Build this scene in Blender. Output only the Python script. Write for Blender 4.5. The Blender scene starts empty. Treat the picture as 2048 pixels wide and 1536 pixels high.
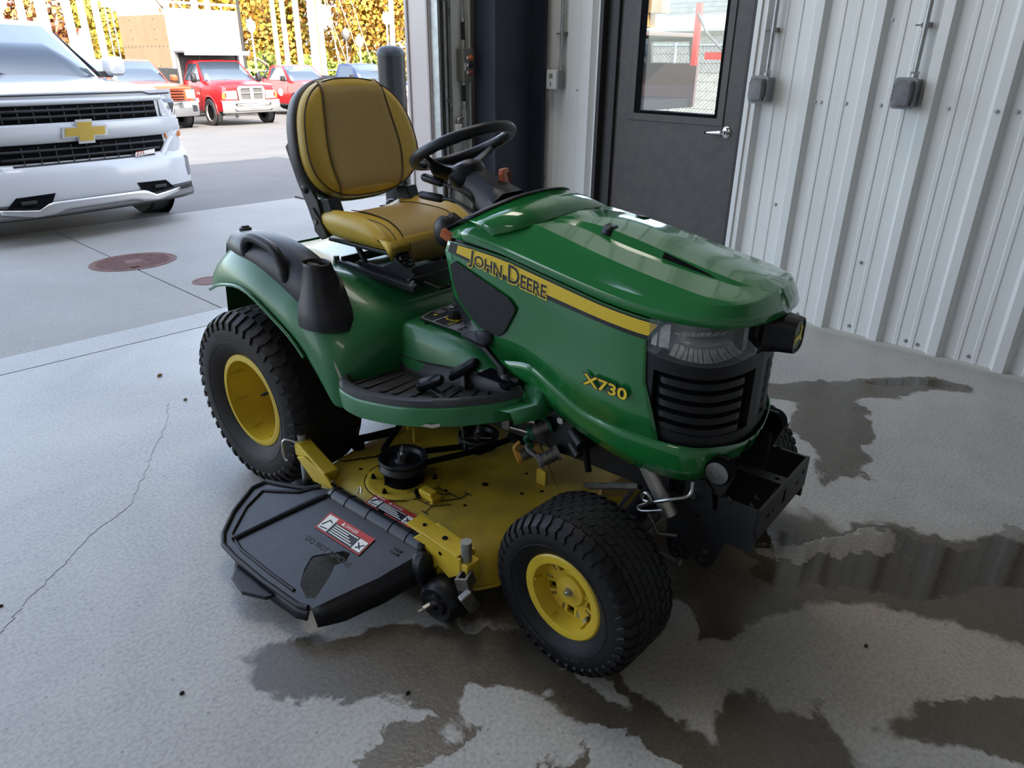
import bpy, bmesh, math, random
from mathutils import Vector, Matrix, geometry
R = math.radians
rng = random.Random(7)
S = bpy.context.scene
COL = S.collection

# ---------------------------------------------------------------- camera
cd = bpy.data.cameras.new('camera'); cam = bpy.data.objects.new('camera', cd); COL.objects.link(cam)
cd.sensor_width = 36.0; cd.lens = 36.0 * 1423 / 2048; cd.clip_start = .05; cd.clip_end = 400
CAMZ = 1.435
def _cam():
    a = Vector((0.99995573, 0.00394403, 0.00854254)); b = Vector((0.00940906, -0.41915509, -0.90786589)); c = Vector((0, 0.90790608, -0.41917364))
    q = Matrix.Rotation(R(-45), 3, 'Z')
    x, y, z = q @ a, q @ (-b), q @ (-c)
    m = Matrix((x, y, z)).transposed().to_4x4(); m.translation = (0, 0, CAMZ)
    return m
cam.matrix_world = _cam()
S.camera = cam

# ---------------------------------------------------------------- sky, sun, exposure
W = bpy.data.worlds.new('sky'); S.world = W; W.use_nodes = True
wn = W.node_tree.nodes; wl = W.node_tree.links
sky = wn.new('ShaderNodeTexSky'); sky.sky_type = 'NISHITA'; sky.sun_disc = False
sky.sun_elevation = R(36); sky.sun_rotation = R(195); sky.air_density = 1.0; sky.dust_density = 2.2; sky.ozone_density = 1.2
wn['Background'].inputs['Strength'].default_value = .36
hs_ = wn.new('ShaderNodeHueSaturation'); hs_.inputs['Saturation'].default_value = .66
wl.new(sky.outputs['Color'], hs_.inputs['Color']); wl.new(hs_.outputs['Color'], wn['Background'].inputs['Color'])
sd = bpy.data.lights.new('sun', 'SUN'); sun = bpy.data.objects.new('sun', sd); COL.objects.link(sun)
sd.energy = 4.8; sd.angle = R(.6); sd.color = (1.0, .91, .76)
SUNAZ, SUNEL = R(75), R(36)          # direction the light travels, elevation
dv = Vector((math.cos(SUNAZ) * math.cos(SUNEL), math.sin(SUNAZ) * math.cos(SUNEL), -math.sin(SUNEL)))
sun.rotation_euler = dv.to_track_quat('-Z', 'Y').to_euler(); sun.location = (-10, -30, 25)
vs = S.view_settings
vs.view_transform = 'Standard'; vs.look = 'None'; vs.gamma = 1.0; vs.use_curve_mapping = False; vs.exposure = 1.62

FILL_W = 18.0      # each added ceiling fill lamp, watts
# ---------------------------------------------------------------- materials
MATS = {}
def mat(name, col, rough=.5, metal=0.0, col2=None, scale=6.0, detail=5.0, bump=0.0, bscale=60.0, coat=0.0, spec=.5, lo=.35, hi=.65, emit=0.0, alpha=1.0, trans=0.0, ior=1.45, rough2=None):
    if name in MATS: return MATS[name]
    m = bpy.data.materials.new(name); m.use_nodes = True; MATS[name] = m
    nt = m.node_tree; b = nt.nodes['Principled BSDF']; L = nt.links.new
    b.inputs['Base Color'].default_value = (*col, 1); b.inputs['Roughness'].default_value = rough
    b.inputs['Metallic'].default_value = metal; b.inputs['Specular IOR Level'].default_value = spec
    b.inputs['Coat Weight'].default_value = coat; b.inputs['Coat Roughness'].default_value = .06
    b.inputs['IOR'].default_value = ior; b.inputs['Transmission Weight'].default_value = trans; b.inputs['Alpha'].default_value = alpha
    tc = nt.nodes.new('ShaderNodeTexCoord')
    if col2 is not None:
        n = nt.nodes.new('ShaderNodeTexNoise'); n.inputs['Scale'].default_value = scale; n.inputs['Detail'].default_value = detail
        L(tc.outputs['Object'], n.inputs['Vector'])
        r = nt.nodes.new('ShaderNodeValToRGB'); r.color_ramp.elements[0].position = lo; r.color_ramp.elements[1].position = hi
        r.color_ramp.elements[0].color = (*col, 1); r.color_ramp.elements[1].color = (*col2, 1)
        L(n.outputs['Fac'], r.inputs['Fac']); L(r.outputs['Color'], b.inputs['Base Color'])
        if rough2 is not None:
            mr = nt.nodes.new('ShaderNodeMapRange'); mr.inputs[1].default_value = lo; mr.inputs[2].default_value = hi
            mr.inputs[3].default_value = rough; mr.inputs[4].default_value = rough2
            L(n.outputs['Fac'], mr.inputs[0]); L(mr.outputs[0], b.inputs['Roughness'])
    if bump:
        n = nt.nodes.new('ShaderNodeTexNoise'); n.inputs['Scale'].default_value = bscale; n.inputs['Detail'].default_value = 4
        L(tc.outputs['Object'], n.inputs['Vector'])
        bp = nt.nodes.new('ShaderNodeBump'); bp.inputs['Strength'].default_value = bump; bp.inputs['Distance'].default_value = .01
        L(n.outputs['Fac'], bp.inputs['Height']); L(bp.outputs['Normal'], b.inputs['Normal'])
    if emit: b.inputs['Emission Color'].default_value = (*col, 1); b.inputs['Emission Strength'].default_value = emit
    return m
def glass(name, tint=(1, 1, 1), rough=.0, mixf=.85):
    """thin pane: mostly see-through, with a Fresnel reflection"""
    if name in MATS: return MATS[name]
    m = bpy.data.materials.new(name); m.use_nodes = True; MATS[name] = m
    nt = m.node_tree; nt.nodes.clear(); L = nt.links.new
    o = nt.nodes.new('ShaderNodeOutputMaterial'); mx = nt.nodes.new('ShaderNodeMixShader'); t = nt.nodes.new('ShaderNodeBsdfTransparent')
    g = nt.nodes.new('ShaderNodeBsdfGlossy'); fr = nt.nodes.new('ShaderNodeFresnel'); fr.inputs['IOR'].default_value = 1.5
    ad = nt.nodes.new('ShaderNodeMath'); ad.operation = 'MULTIPLY_ADD'; ad.inputs[1].default_value = mixf; ad.inputs[2].default_value = 1 - mixf
    t.inputs['Color'].default_value = (*tint, 1); g.inputs['Roughness'].default_value = rough; g.inputs['Color'].default_value = (.9, .95, 1, 1)
    L(fr.outputs[0], ad.inputs[0]); ad.inputs[1].default_value = 1.3; ad.inputs[2].default_value = .02
    L(ad.outputs[0], mx.inputs[0]); L(t.outputs[0], mx.inputs[1]); L(g.outputs[0], mx.inputs[2]); L(mx.outputs[0], o.inputs[0])
    return m
GREEN = mat('green_paint', (.012, .150, .034), .16, coat=1.0, col2=(.014, .162, .038), scale=3)
GREENP = mat('green_plastic', (.012, .125, .034), .34, coat=.25, col2=(.02, .15, .045), scale=8, bump=.02, bscale=120)
YEL = mat('yellow_paint', (.62, .44, .02), .42, col2=(.50, .34, .03), scale=5, coat=.15)
YDIRT = mat('yellow_deck', (.60, .42, .03), .45, col2=(.20, .13, .03), scale=3.2, detail=8, lo=.46, hi=.74, rough2=.7)
YDEC = mat('yellow_decal', (.80, .56, .03), .4)
YSTR = mat('yellow_decal_stripe', (.62, .42, .03), .4)
BLK = mat('black_plastic', (.007, .0075, .010), .40, spec=.35, col2=(.012, .013, .016), scale=30, bump=.06, bscale=400)
BLKM = mat('black_metal', (.008, .009, .011), .45, col2=(.016, .016, .018), scale=9)
BLKD = mat('black_deep', (.004, .004, .005), .75, spec=.08)
MATB = mat('rubber_mat', (.011, .011, .013), .55, col2=(.020, .019, .020), scale=12, bump=.1, bscale=200)
RUB = mat('tyre_rubber', (.006, .0065, .008), .55, spec=.3, col2=(.013, .012, .012), scale=7, lo=.45, hi=.75, bump=.05, bscale=150)
RUBS = mat('tyre_rubber_dusty', (.024, .019, .017), .6, spec=.3, col2=(.011, .010, .010), scale=5, bump=.05, bscale=150)
STEEL = mat('bright_steel', (.55, .55, .54), .32, 1.0, col2=(.38, .37, .36), scale=40)
DSTEEL = mat('dull_steel', (.26, .255, .25), .5, .85, col2=(.16, .15, .14), scale=25)
GALV = mat('galvanised', (.42, .43, .43), .42, .8, col2=(.32, .33, .33), scale=18)
SEATY = mat('yellow_vinyl', (.58, .39, .05), .42, col2=(.50, .33, .05), scale=3, bump=.12, bscale=260)
SEATT = mat('tan_vinyl', (.42, .285, .085), .50, col2=(.35, .24, .08), scale=4, bump=.12, bscale=260)
SEATB = mat('seat_shell', (.040, .034, .032), .5, bump=.15, bscale=320)
ORNG = mat('orange_plastic', (.42, .10, .03), .45)
WHT = mat('white_print', (.72, .72, .70), .5)
REDP = mat('red_print', (.42, .03, .02), .5)
DKPR = mat('dark_print', (.012, .013, .016), .45)
CHROME = mat('chrome', (.75, .76, .78), .08, 1.0)
LENS = glass('lamp_lens', (.93, .95, .96))
PANE = glass('window_pane', (.86, .90, .90))
TGLASS = glass('truck_glass', (.42, .50, .54))

# ---------------------------------------------------------------- mesh helpers
class MB:
    def __init__(s): s.v = []; s.f = []
    def add(s, vs, fs):
        o = len(s.v); s.v += [tuple(p) for p in vs]; s.f += [tuple(i + o for i in f) for f in fs]; return s
    def box(s, c, d, m=None):
        x, y, z = d[0] / 2, d[1] / 2, d[2] / 2
        p = [Vector((i, j, k)) for i in (-x, x) for j in (-y, y) for k in (-z, z)]
        if m is not None: p = [m @ q for q in p]
        c = Vector(c)
        return s.add([c + q for q in p], [(0, 1, 3, 2), (4, 6, 7, 5), (0, 4, 5, 1), (2, 3, 7, 6), (0, 2, 6, 4), (1, 5, 7, 3)])
    def cyl(s, a, b, r, r2=None, n=16, cap=True):
        a, b = Vector(a), Vector(b); r2 = r if r2 is None else r2
        d = (b - a).normalized(); u = d.orthogonal().normalized(); w = d.cross(u)
        vs = []
        for c, q in ((a, r), (b, r2)):
            for i in range(n):
                t = 2 * math.pi * i / n; vs.append(c + q * (math.cos(t) * u + math.sin(t) * w))
        fs = [(i, (i + 1) % n, n + (i + 1) % n, n + i) for i in range(n)]
        if cap: fs += [tuple(range(n))[::-1], tuple(range(n, 2 * n))]
        return s.add(vs, fs)
    def tube(s, pts, r, n=10, closed=False, cap=True):
        pts = [Vector(p) for p in pts]; N = len(pts); rs = r if isinstance(r, (list, tuple)) else [r] * N
        up = None; vs = []
        for i, p in enumerate(pts):
            a = pts[(i - 1) % N] if (closed or i > 0) else p; b = pts[(i + 1) % N] if (closed or i < N - 1) else p
            d = (b - a).normalized()
            up = d.orthogonal().normalized() if up is None else (up - d * up.dot(d)).normalized()
            w = d.cross(up)
            for k in range(n):
                t = 2 * math.pi * k / n; vs.append(p + rs[i] * (math.cos(t) * up + math.sin(t) * w))
        fs = []
        for i in range(N if closed else N - 1):
            j = (i + 1) % N
            for k in range(n): fs.append((i * n + k, i * n + (k + 1) % n, j * n + (k + 1) % n, j * n + k))
        if cap and not closed: fs += [tuple(range(n))[::-1], tuple(range((N - 1) * n, N * n))]
        return s.add(vs, fs)
    def grid(s, rows, cu=False, cv=False):
        n = len(rows[0]); m = len(rows); vs = [p for r in rows for p in r]; fs = []
        for i in range(m if cu else m - 1):
            for j in range(n if cv else n - 1):
                a, b = i, (i + 1) % m; c, d = j, (j + 1) % n
                fs.append((a * n + c, a * n + d, b * n + d, b * n + c))
        return s.add(vs, fs)
    def lathe(s, prof, o, ax, n=48, cap=False):
        """prof: (radius, height along ax) pairs"""
        o = Vector(o); ax = Vector(ax).normalized(); u = ax.orthogonal().normalized(); w = ax.cross(u)
        return s.grid([[o + ax * h + r * (math.cos(2 * math.pi * i / n) * u + math.sin(2 * math.pi * i / n) * w) for r, h in prof] for i in range(n)], cu=True)
    def prism(s, poly, fn, d):
        """poly of (u,v); fn(u,v,w)->point; extruded from w=0 to w=d"""
        n = len(poly); vs = [fn(u, v, 0) for u, v in poly] + [fn(u, v, d) for u, v in poly]
        tri = geometry.tessellate_polygon([[Vector((u, v, 0)) for u, v in poly]])
        fs = [tuple(t) for t in tri] + [tuple(i + n for i in t)[::-1] for t in tri] + [(i, (i + 1) % n, n + (i + 1) % n, n + i) for i in range(n)]
        return s.add(vs, fs)
    def plate(s, outer, holes, fn, d):
        """flat plate with holes"""
        loops = [outer] + holes; allp = [p for l in loops for p in l]; n = len(allp)
        tri = geometry.tessellate_polygon([[Vector((u, v, 0)) for u, v in l] for l in loops])
        vs = [fn(u, v, 0) for u, v in allp] + [fn(u, v, d) for u, v in allp]
        fs = [tuple(t) for t in tri] + [tuple(i + n for i in t)[::-1] for t in tri]
        o = 0
        for l in loops:
            k = len(l); fs += [(o + i, o + (i + 1) % k, n + o + (i + 1) % k, n + o + i) for i in range(k)]; o += k
        return s.add(vs, fs)
    def sphere(s, c, r, n=12, sc=(1, 1, 1)):
        c = Vector(c); rows = []
        for i in range(n + 1):
            t = math.pi * i / n
            rows.append([c + Vector((r * sc[0] * math.sin(t) * math.cos(2 * math.pi * j / (2 * n)), r * sc[1] * math.sin(t) * math.sin(2 * math.pi * j / (2 * n)), r * sc[2] * math.cos(t))) for j in range(2 * n)])
        return s.grid(rows, cv=True)
def part(name, mb, m, parent=None, smooth=None, bevel=0, seg=2, sub=0, solid=0, off=-1, mirror=False):
    me = bpy.data.meshes.new(name); me.from_pydata(mb.v, [], mb.f); me.materials.append(m)
    bm = bmesh.new(); bm.from_mesh(me)
    bmesh.ops.remove_doubles(bm, verts=bm.verts, dist=1e-5)
    if mirror:
        g = bmesh.ops.duplicate(bm, geom=bm.verts[:] + bm.edges[:] + bm.faces[:])
        for v in g['geom']:
            if isinstance(v, bmesh.types.BMVert): v.co.y = -v.co.y
        bmesh.ops.remove_doubles(bm, verts=bm.verts, dist=1e-4)
    bmesh.ops.recalc_face_normals(bm, faces=bm.faces)
    bm.to_mesh(me); bm.free()
    o = bpy.data.objects.new(name, me); COL.objects.link(o)
    if parent is not None: o.parent = parent
    if smooth is not None:
        me.polygons.foreach_set('use_smooth', [True] * len(me.polygons))
        if smooth < 170: me.set_sharp_from_angle(angle=R(smooth))
    if solid:
        q = o.modifiers.new('solid', 'SOLIDIFY'); q.thickness = solid; q.offset = off
    if sub:
        q = o.modifiers.new('sub', 'SUBSURF'); q.levels = sub; q.render_levels = sub
    if bevel:
        q = o.modifiers.new('bevel', 'BEVEL'); q.width = bevel; q.segments = seg; q.limit_method = 'ANGLE'; q.angle_limit = R(35); q.harden_normals = False
    return o
def tag(o, label=None, cat=None, group=None, kind=None):
    if label: o['label'] = label
    if cat: o['category'] = cat
    if group: o['group'] = group
    if kind: o['kind'] = kind
    return o
def empty(name, loc=(0, 0, 0), rz=0.0):
    o = bpy.data.objects.new(name, None); COL.objects.link(o); o.location = loc; o.rotation_euler = (0, 0, rz); o.empty_display_size = .1
    return o
def copy_tree(o, parent=None):
    c = o.copy(); COL.objects.link(c); c.parent = parent
    for ch in list(o.children): copy_tree(ch, c)
    return c
def cr(pts, n):
    """Catmull-Rom resample of a polyline to n points, uniform in arc length"""
    P = [Vector(p) for p in pts]; out = []
    ext = [P[0] * 2 - P[1]] + P + [P[-1] * 2 - P[-2]]; dense = []
    for i in range(1, len(ext) - 2):
        a, b, c, d = ext[i - 1:i + 3]
        for k in range(16):
            t = k / 16
            dense.append(.5 * ((2 * b) + (c - a) * t + (2 * a - 5 * b + 4 * c - d) * t * t + (3 * b - a - 3 * c + d) * t ** 3))
    dense.append(P[-1])
    L = [0]
    for i in range(1, len(dense)): L.append(L[-1] + (dense[i] - dense[i - 1]).length)
    j = 0
    for k in range(n):
        q = L[-1] * k / (n - 1)
        while j < len(L) - 2 and L[j + 1] < q: j += 1
        t = (q - L[j]) / max(L[j + 1] - L[j], 1e-9); out.append(dense[j].lerp(dense[j + 1], min(max(t, 0), 1)))
    return out
def rrect(w, h, r, n=5):
    p = []
    for cx, cy, a in ((w / 2 - r, h / 2 - r, 0), (-w / 2 + r, h / 2 - r, 90), (-w / 2 + r, -h / 2 + r, 180), (w / 2 - r, -h / 2 + r, 270)):
        for k in range(n + 1): t = R(a + 90 * k / n); p.append((cx + r * math.cos(t), cy + r * math.sin(t)))
    return p
def textmesh(body, size=1.0, offset=0.0, small_caps=False, spacing=1.0, ext=0.0):
    """flat lettering outline from the built-in font: returns (verts, faces), baseline at 0, starts at x = 0"""
    cu = bpy.data.curves.new('t', 'FONT'); cu.body = body; cu.size = size; cu.offset = offset; cu.space_character = spacing; cu.extrude = ext; cu.resolution_u = 3
    if small_caps:
        cu.small_caps_scale = .74
        for i, ch in enumerate(body):
            if ch.islower(): cu.body_format[i].use_small_caps = True
    o = bpy.data.objects.new('t', cu); COL.objects.link(o)
    bpy.context.view_layer.update()
    me = bpy.data.meshes.new_from_object(o.evaluated_get(bpy.context.evaluated_depsgraph_get()))
    vs = [v.co.copy() for v in me.vertices]; fs = [tuple(p.vertices) for p in me.polygons]
    bpy.data.objects.remove(o); bpy.data.curves.remove(cu); bpy.data.meshes.remove(me)
    return vs, fs
def frame_fn(o, u, v, w=None):
    """point map (a, b, c) -> o + a u + b v + c w"""
    o, u, v = Vector(o), Vector(u).normalized(), Vector(v).normalized(); w = u.cross(v).normalized() if w is None else Vector(w).normalized()
    return lambda a, b, c=0: o + u * a + v * b + w * c
def lettering(name, body, fn, m, parent, size, lift=.001, cx=False, **k):
    vs, fs = textmesh(body, size, **k)
    if cx:
        a = max(v.x for v in vs) / 2 + min(v.x for v in vs) / 2
        vs = [v - Vector((a, 0, 0)) for v in vs]
    return part(name, MB().add([fn(v.x, v.y, lift) for v in vs], fs), m, parent)
# ================================================================ THE SETTING
# room axes: +X towards the ribbed wall, +Y towards the bay opening, camera at the origin
SLOPE = .036
def gz(y): return -SLOPE * (y - 4.1) if y > 4.1 else 0.0
def nodes(m): return m.node_tree, m.node_tree.nodes.new, m.node_tree.links.new
def ground_mat(name, base, dark, light, wet=None, rough=.6):
    m = mat(name, base, rough); nt, N, L = nodes(m); b = nt.nodes['Principled BSDF']
    geo = N('ShaderNodeNewGeometry'); pos = geo.outputs['Position']
    def noise(scale, detail=6, dist=0, rgh=.55):
        n = N('ShaderNodeTexNoise'); n.inputs['Scale'].default_value = scale; n.inputs['Detail'].default_value = detail; n.inputs['Distortion'].default_value = dist; n.inputs['Roughness'].default_value = rgh
        L(pos, n.inputs['Vector']); return n
    def ramp(src, a, c1, c, c2):
        r = N('ShaderNodeValToRGB'); r.color_ramp.elements[0].position = a; r.color_ramp.elements[1].position = c
        r.color_ramp.elements[0].color = (*c1, 1); r.color_ramp.elements[1].color = (*c2, 1); L(src, r.inputs['Fac']); return r.outputs['Color']
    def mix(f, a, c, mode='MIX'):
        x = N('ShaderNodeMix'); x.data_type = 'RGBA'; x.blend_type = mode
        if isinstance(f, float): x.inputs['Factor'].default_value = f
        else: L(f, x.inputs['Factor'])
        for s_, q in (('A', a), ('B', c)):
            i = [k for k in x.inputs if k.name == s_ and k.type == 'RGBA'][0]
            if isinstance(q, tuple): i.default_value = (*q, 1)
            else: L(q, i)
        return [k for k in x.outputs if k.type == 'RGBA'][0]
    def mth(op, a, c=None, d=None):
        x = N('ShaderNodeMath'); x.operation = op
        for i, q in enumerate((a, c, d)):
            if q is None: continue
            if isinstance(q, (int, float)): x.inputs[i].default_value = q
            else: L(q, x.inputs[i])
        return x.outputs[0]
    big = noise(.9, 8, .6); mid = noise(7, 8); fine = noise(90, 3); speck = noise(62, 2)
    c = ramp(big.outputs['Fac'], .35, dark, .66, light)
    c = mix(.35, c, ramp(mid.outputs['Fac'], .3, dark, .7, light))
    c = mix(.28, c, ramp(fine.outputs['Fac'], .35, tuple(x * .55 for x in dark), .6, light))
    pits = mth('MULTIPLY', mth('LESS_THAN', speck.outputs['Fac'], .305), .6)
    c = mix(pits, c, tuple(x * .45 for x in dark))
    rg = N('ShaderNodeMapRange'); L(mid.outputs['Fac'], rg.inputs[0]); rg.inputs[3].default_value = rough - .12; rg.inputs[4].default_value = rough + .12
    rgh = rg.outputs[0]
    bp = N('ShaderNodeBump'); bp.inputs['Distance'].default_value = .004; bp.inputs['Strength'].default_value = .35
    hgt = mth('ADD', mth('MULTIPLY', fine.outputs['Fac'], .5), mid.outputs['Fac']); L(hgt, bp.inputs['Height'])
    if wet:
        # water lying on the slab: ellipses with ragged, noise-broken rims
        wob = noise(3.0, 9, .3, .62); wv = N('ShaderNodeVectorMath'); wv.operation = 'SUBTRACT'; L(wob.outputs['Color'], wv.inputs[0]); wv.inputs[1].default_value = (.5, .5, .5)
        sc = N('ShaderNodeVectorMath'); sc.operation = 'MULTIPLY_ADD'; L(wv.outputs[0], sc.inputs[0]); sc.inputs[1].default_value = (.42, .42, 0); L(pos, sc.inputs[2])
        def ell(cx, cy, rx, ry, deg):
            mp = N('ShaderNodeMapping'); mp.vector_type = 'TEXTURE'; mp.inputs['Location'].default_value = (cx, cy, 0); mp.inputs['Rotation'].default_value = (0, 0, R(deg)); mp.inputs['Scale'].default_value = (rx, ry, 1)
            L(sc.outputs[0], mp.inputs['Vector']); ln = N('ShaderNodeVectorMath'); ln.operation = 'LENGTH'; L(mp.outputs[0], ln.inputs[0]); return ln.outputs['Value']
        def field(es):
            f = None
            for e in es:
                d = ell(*e); f = d if f is None else mth('MINIMUM', f, d)
            return f
        fw = field(wet['wet']); fd = field(wet['dry'])
        w = N('ShaderNodeMapRange'); w.interpolation_type = 'SMOOTHSTEP'; w.inputs[1].default_value = 1.05; w.inputs[2].default_value = .92; L(fw, w.inputs[0])
        dr = N('ShaderNodeMapRange'); dr.interpolation_type = 'SMOOTHSTEP'; dr.inputs[1].default_value = .92; dr.inputs[2].default_value = 1.05; L(fd, dr.inputs[0])
        wm = mth('MULTIPLY', w.outputs[0], dr.outputs[0])
        c = mix(wm, c, mix(1.0, c, (.25, .215, .17), 'MULTIPLY'))
        st = field(wet['stain']); s2 = N('ShaderNodeMapRange'); s2.interpolation_type = 'SMOOTHSTEP'; s2.inputs[1].default_value = 1.2; s2.inputs[2].default_value = .5; L(st, s2.inputs[0])
        c = mix(mth('MULTIPLY', s2.outputs[0], .8), c, mix(1.0, c, (.78, .68, .55), 'MULTIPLY'))
        film = field(wet['film']); f2 = N('ShaderNodeMapRange'); f2.interpolation_type = 'SMOOTHSTEP'; f2.inputs[1].default_value = 1.02; f2.inputs[2].default_value = .9; L(film, f2.inputs[0])
        c = mix(f2.outputs[0], c, mix(1.0, c, (.55, .52, .48), 'MULTIPLY'))
        rgh = mth('SUBTRACT', rgh, mth('MULTIPLY', wm, .16)); rgh = mth('MAXIMUM', mth('SUBTRACT', rgh, mth('MULTIPLY', f2.outputs[0], .5)), .05)
        L(mth('MULTIPLY_ADD', f2.outputs[0], -.33, .35), bp.inputs['Strength'])
    L(c, b.inputs['Base Color']); L(rgh, b.inputs['Roughness']); L(bp.outputs['Normal'], b.inputs['Normal'])
    return m
WET = dict(
    wet=[(1.55, 1.25, .95, .55, -60), (1.62, .92, .55, .42, 0), (2.12, .42, .62, .17, -48), (2.25, .15, .45, .25, -50), (3.3, 1.05, .60, .12, -40), (3.63, .86, .25, .06, -60), (2.85, .92, .13, .48, -60), (1.02, .78, .52, .055, -78), (.80, 1.15, .42, .14, -45), (.90, .92, .26, .07, -40), (.72, .93, .24, .05, -20), (1.22, .45, .30, .16, -70), (1.75, -.05, .35, .12, -40), (.88, .70, .28, .03, 10)],
    dry=[(1.16, .92, .05, .30, -12), (1.62, .40, .40, .20, -35), (2.55, .55, .62, .09, -48), (2.05, .62, .25, .05, -40), (.87, .82, .09, .17, 40), (1.30, .72, .10, .30, -25)],
    stain=[(1.7, .35, .9, .35, -30), (2.2, .2, .5, .3, -45)],
    film=[(2.10, .46, .36, .13, -48), (3.60, .86, .18, .06, -60), (2.35, .18, .25, .11, -48), (1.90, .70, .18, .12, 20), (2.6, .08, .25, .08, -48)])
FLOORM = ground_mat('shop_concrete', (.34, .34, .33), (.25, .245, .232), (.46, .453, .432), WET, .44)
APRON = ground_mat('apron_concrete', (.27, .265, .245), (.23, .225, .205), (.31, .30, .28), None, .75)
STRIPM = ground_mat('threshold_concrete', (.40, .40, .39), (.33, .33, .32), (.46, .46, .45), None, .7)
ASPH = ground_mat('asphalt', (.112, .107, .102), (.09, .086, .083), (.138, .132, .125), None, .8)
PANEL = mat('wall_panel_paint', (.70, .71, .70), .42, col2=(.64, .65, .64), scale=1.2, coat=.1)
PANELT = mat('trim_paint', (.68, .69, .68), .4, coat=.2)
JAMBM = mat('jamb_reflected_pink', (.52, .45, .43), .35, coat=.3)  # white jamb; pinkish reflection of the red trucks is put into its colour
GREYG = mat('grey_door_panel', (.52, .54, .52), .45)
NAVY = mat('column_paint', (.022, .027, .042), .38, col2=(.03, .035, .05), scale=4)
DOORM = mat('door_paint', (.065, .060, .057), .42, col2=(.05, .047, .047), scale=14, bump=.12, bscale=90)
DOORF = mat('door_frame_paint', (.022, .021, .023), .45)
CEILM = mat('ceiling_liner', (.45, .45, .44), .7)
OUTM = mat('outer_cladding', (.50, .50, .48), .5)

def flat(name, x0, x1, y0, y1, m, thick=.12, zf=gz, ny=1):
    b = MB(); rows = []
    ys = [y0 + (y1 - y0) * i / ny for i in range(ny + 1)]
    for sx in range(1):
        t = [[(x, y, zf(y)) for x in (x0, x1)] for y in ys]; u = [[(x, y, zf(y) - thick) for x in (x0, x1)] for y in ys]
        b.grid(t); b.grid(u)
        for x in (0, 1): b.grid([[r[x] for r in t], [r[x] for r in u]])
        b.grid([t[0], u[0]]); b.grid([t[-1], u[-1]])
    return tag(part(name, b, m), kind='structure')
floor = flat('floor', -9, 4.06, -7, 3.985, FLOORM, zf=lambda y: 0)
flat('trim_1', -9, 4.3, 3.992, 4.245, STRIPM, zf=lambda y: .001 - .02 * max(0, y - 4.0))
joint1 = flat('trim_2', -9, 4.06, 3.985, 3.992, mat('joint_filler', (.14, .14, .14), .8), zf=lambda y: -.008)
# apron slabs with saw-cut joints between them
xs = [-9.2, -5.3, -1.74, 1.70, 5.2, 9.0]
apron = flat('apron_slab', xs[0], xs[1] - .006, 4.255, 8.03, APRON, zf=lambda y: gz(y) - .004)
for a, b_ in zip(xs[1:-1], xs[2:]): flat('apron_slab', a + .006, b_ - .006, 4.255, 8.03, APRON, zf=lambda y: gz(y) - .004)
flat('ground_yard', -9.2, 24, 4.1, 8.03, mat('joint_dirt', (.10, .095, .085), .9), zf=lambda y: gz(y) - .03)
flat('ground_lot', -80, 120, 8.03, 120, ASPH, zf=lambda y: gz(y) - .006)
flat('ground_alley', 4.3, 60, -30, 8.03, ASPH, zf=lambda y: -.12 + 0 * y)
# ---- ribbed wall
WX = 4.06
def ribbed(y0, y1, z0, z1, b):
    pts = []; k0 = int((y0 - 1.51) / .305) - 2
    for k in range(k0, k0 + int((y1 - y0) / .305) + 5):
        c = 1.51 + k * .305
        pts += [(c - .045, 0), (c - .022, .038), (c + .022, .038), (c + .045, 0)]
        for q in (.115, .195): pts += [(c + q - .014, 0), (c + q - .009, .0045), (c + q + .009, .0045), (c + q + .014, 0)]
    pts = sorted((p for p in pts if y0 < p[0] < y1))
    pts = [(y0, 0)] + pts + [(y1, 0)]
    b.grid([[(WX - d, y, z) for y, d in pts] for z in (z0, z1)])
    b.grid([[(WX + .02, y, z) for y in (y0, y1)] for z in (z0, z1)])
    return b
wall = MB(); ribbed(-7, 2.145, 0.012, 5.6, wall); ribbed(3.245, 3.93, 0.012, 5.6, wall); ribbed(2.145, 3.245, 2.14, 5.6, wall)
wr = tag(part('wall_right', wall, PANEL), kind='structure')
tag(part('trim_3', MB().box((WX - .012, 2.145, 2.8), (.075, .03, 5.6)), PANELT, bevel=.003), kind='structure')     # jamb trims beside the door
tag(part('trim_4', MB().box((WX - .012, 3.25, 2.8), (.05, .02, 5.6)), PANELT, bevel=.003), kind='structure')
tag(part('trim_5', MB().box((WX - .02, 3.935, 2.8), (.07, .022, 5.6)), PANELT, bevel=.003), kind='structure')
base = MB(); base.box((WX - .015, -2.43, .008), (.07, 9.1, .016)); tag(part('baseboard_right', base, mat('sill_sealant', (.42, .42, .39), .7)), kind='structure')
# screws on the ribbed wall
SCR = MB(); SCR.cyl((0, 0, 0), (-.003, 0, 0), .010, n=10); SCR.cyl((-.003, 0, 0), (-.009, 0, 0), .0065, .0055, n=6)
s0 = part('screw', SCR, GALV, wr); s0.location = (WX, 1.605, 1.222)
for y, z in [(1.43, 1.222), (1.74, 1.222), (.83, 1.222), (1.115, 1.222), (.905, 1.222), (1.77, 1.222), (1.46, 1.61), (1.36, .42), (1.9, .66), (1.35, .055), (1.655, .05), (1.045, .05), (.985, .045), (.74, .05), (3.78, 1.222), (3.72, 1.222), (3.45, 1.222), (3.74, .6), (.42, 1.222), (.2, .66)]:
    q = s0.copy(); COL.objects.link(q); q.parent = wr; dd = min(abs(((y - 1.51 + .1525) % .305) - .1525), 1)
    q.location = (WX - (.038 if dd < .022 else .019 if dd < .045 else 0), y, z)
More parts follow.
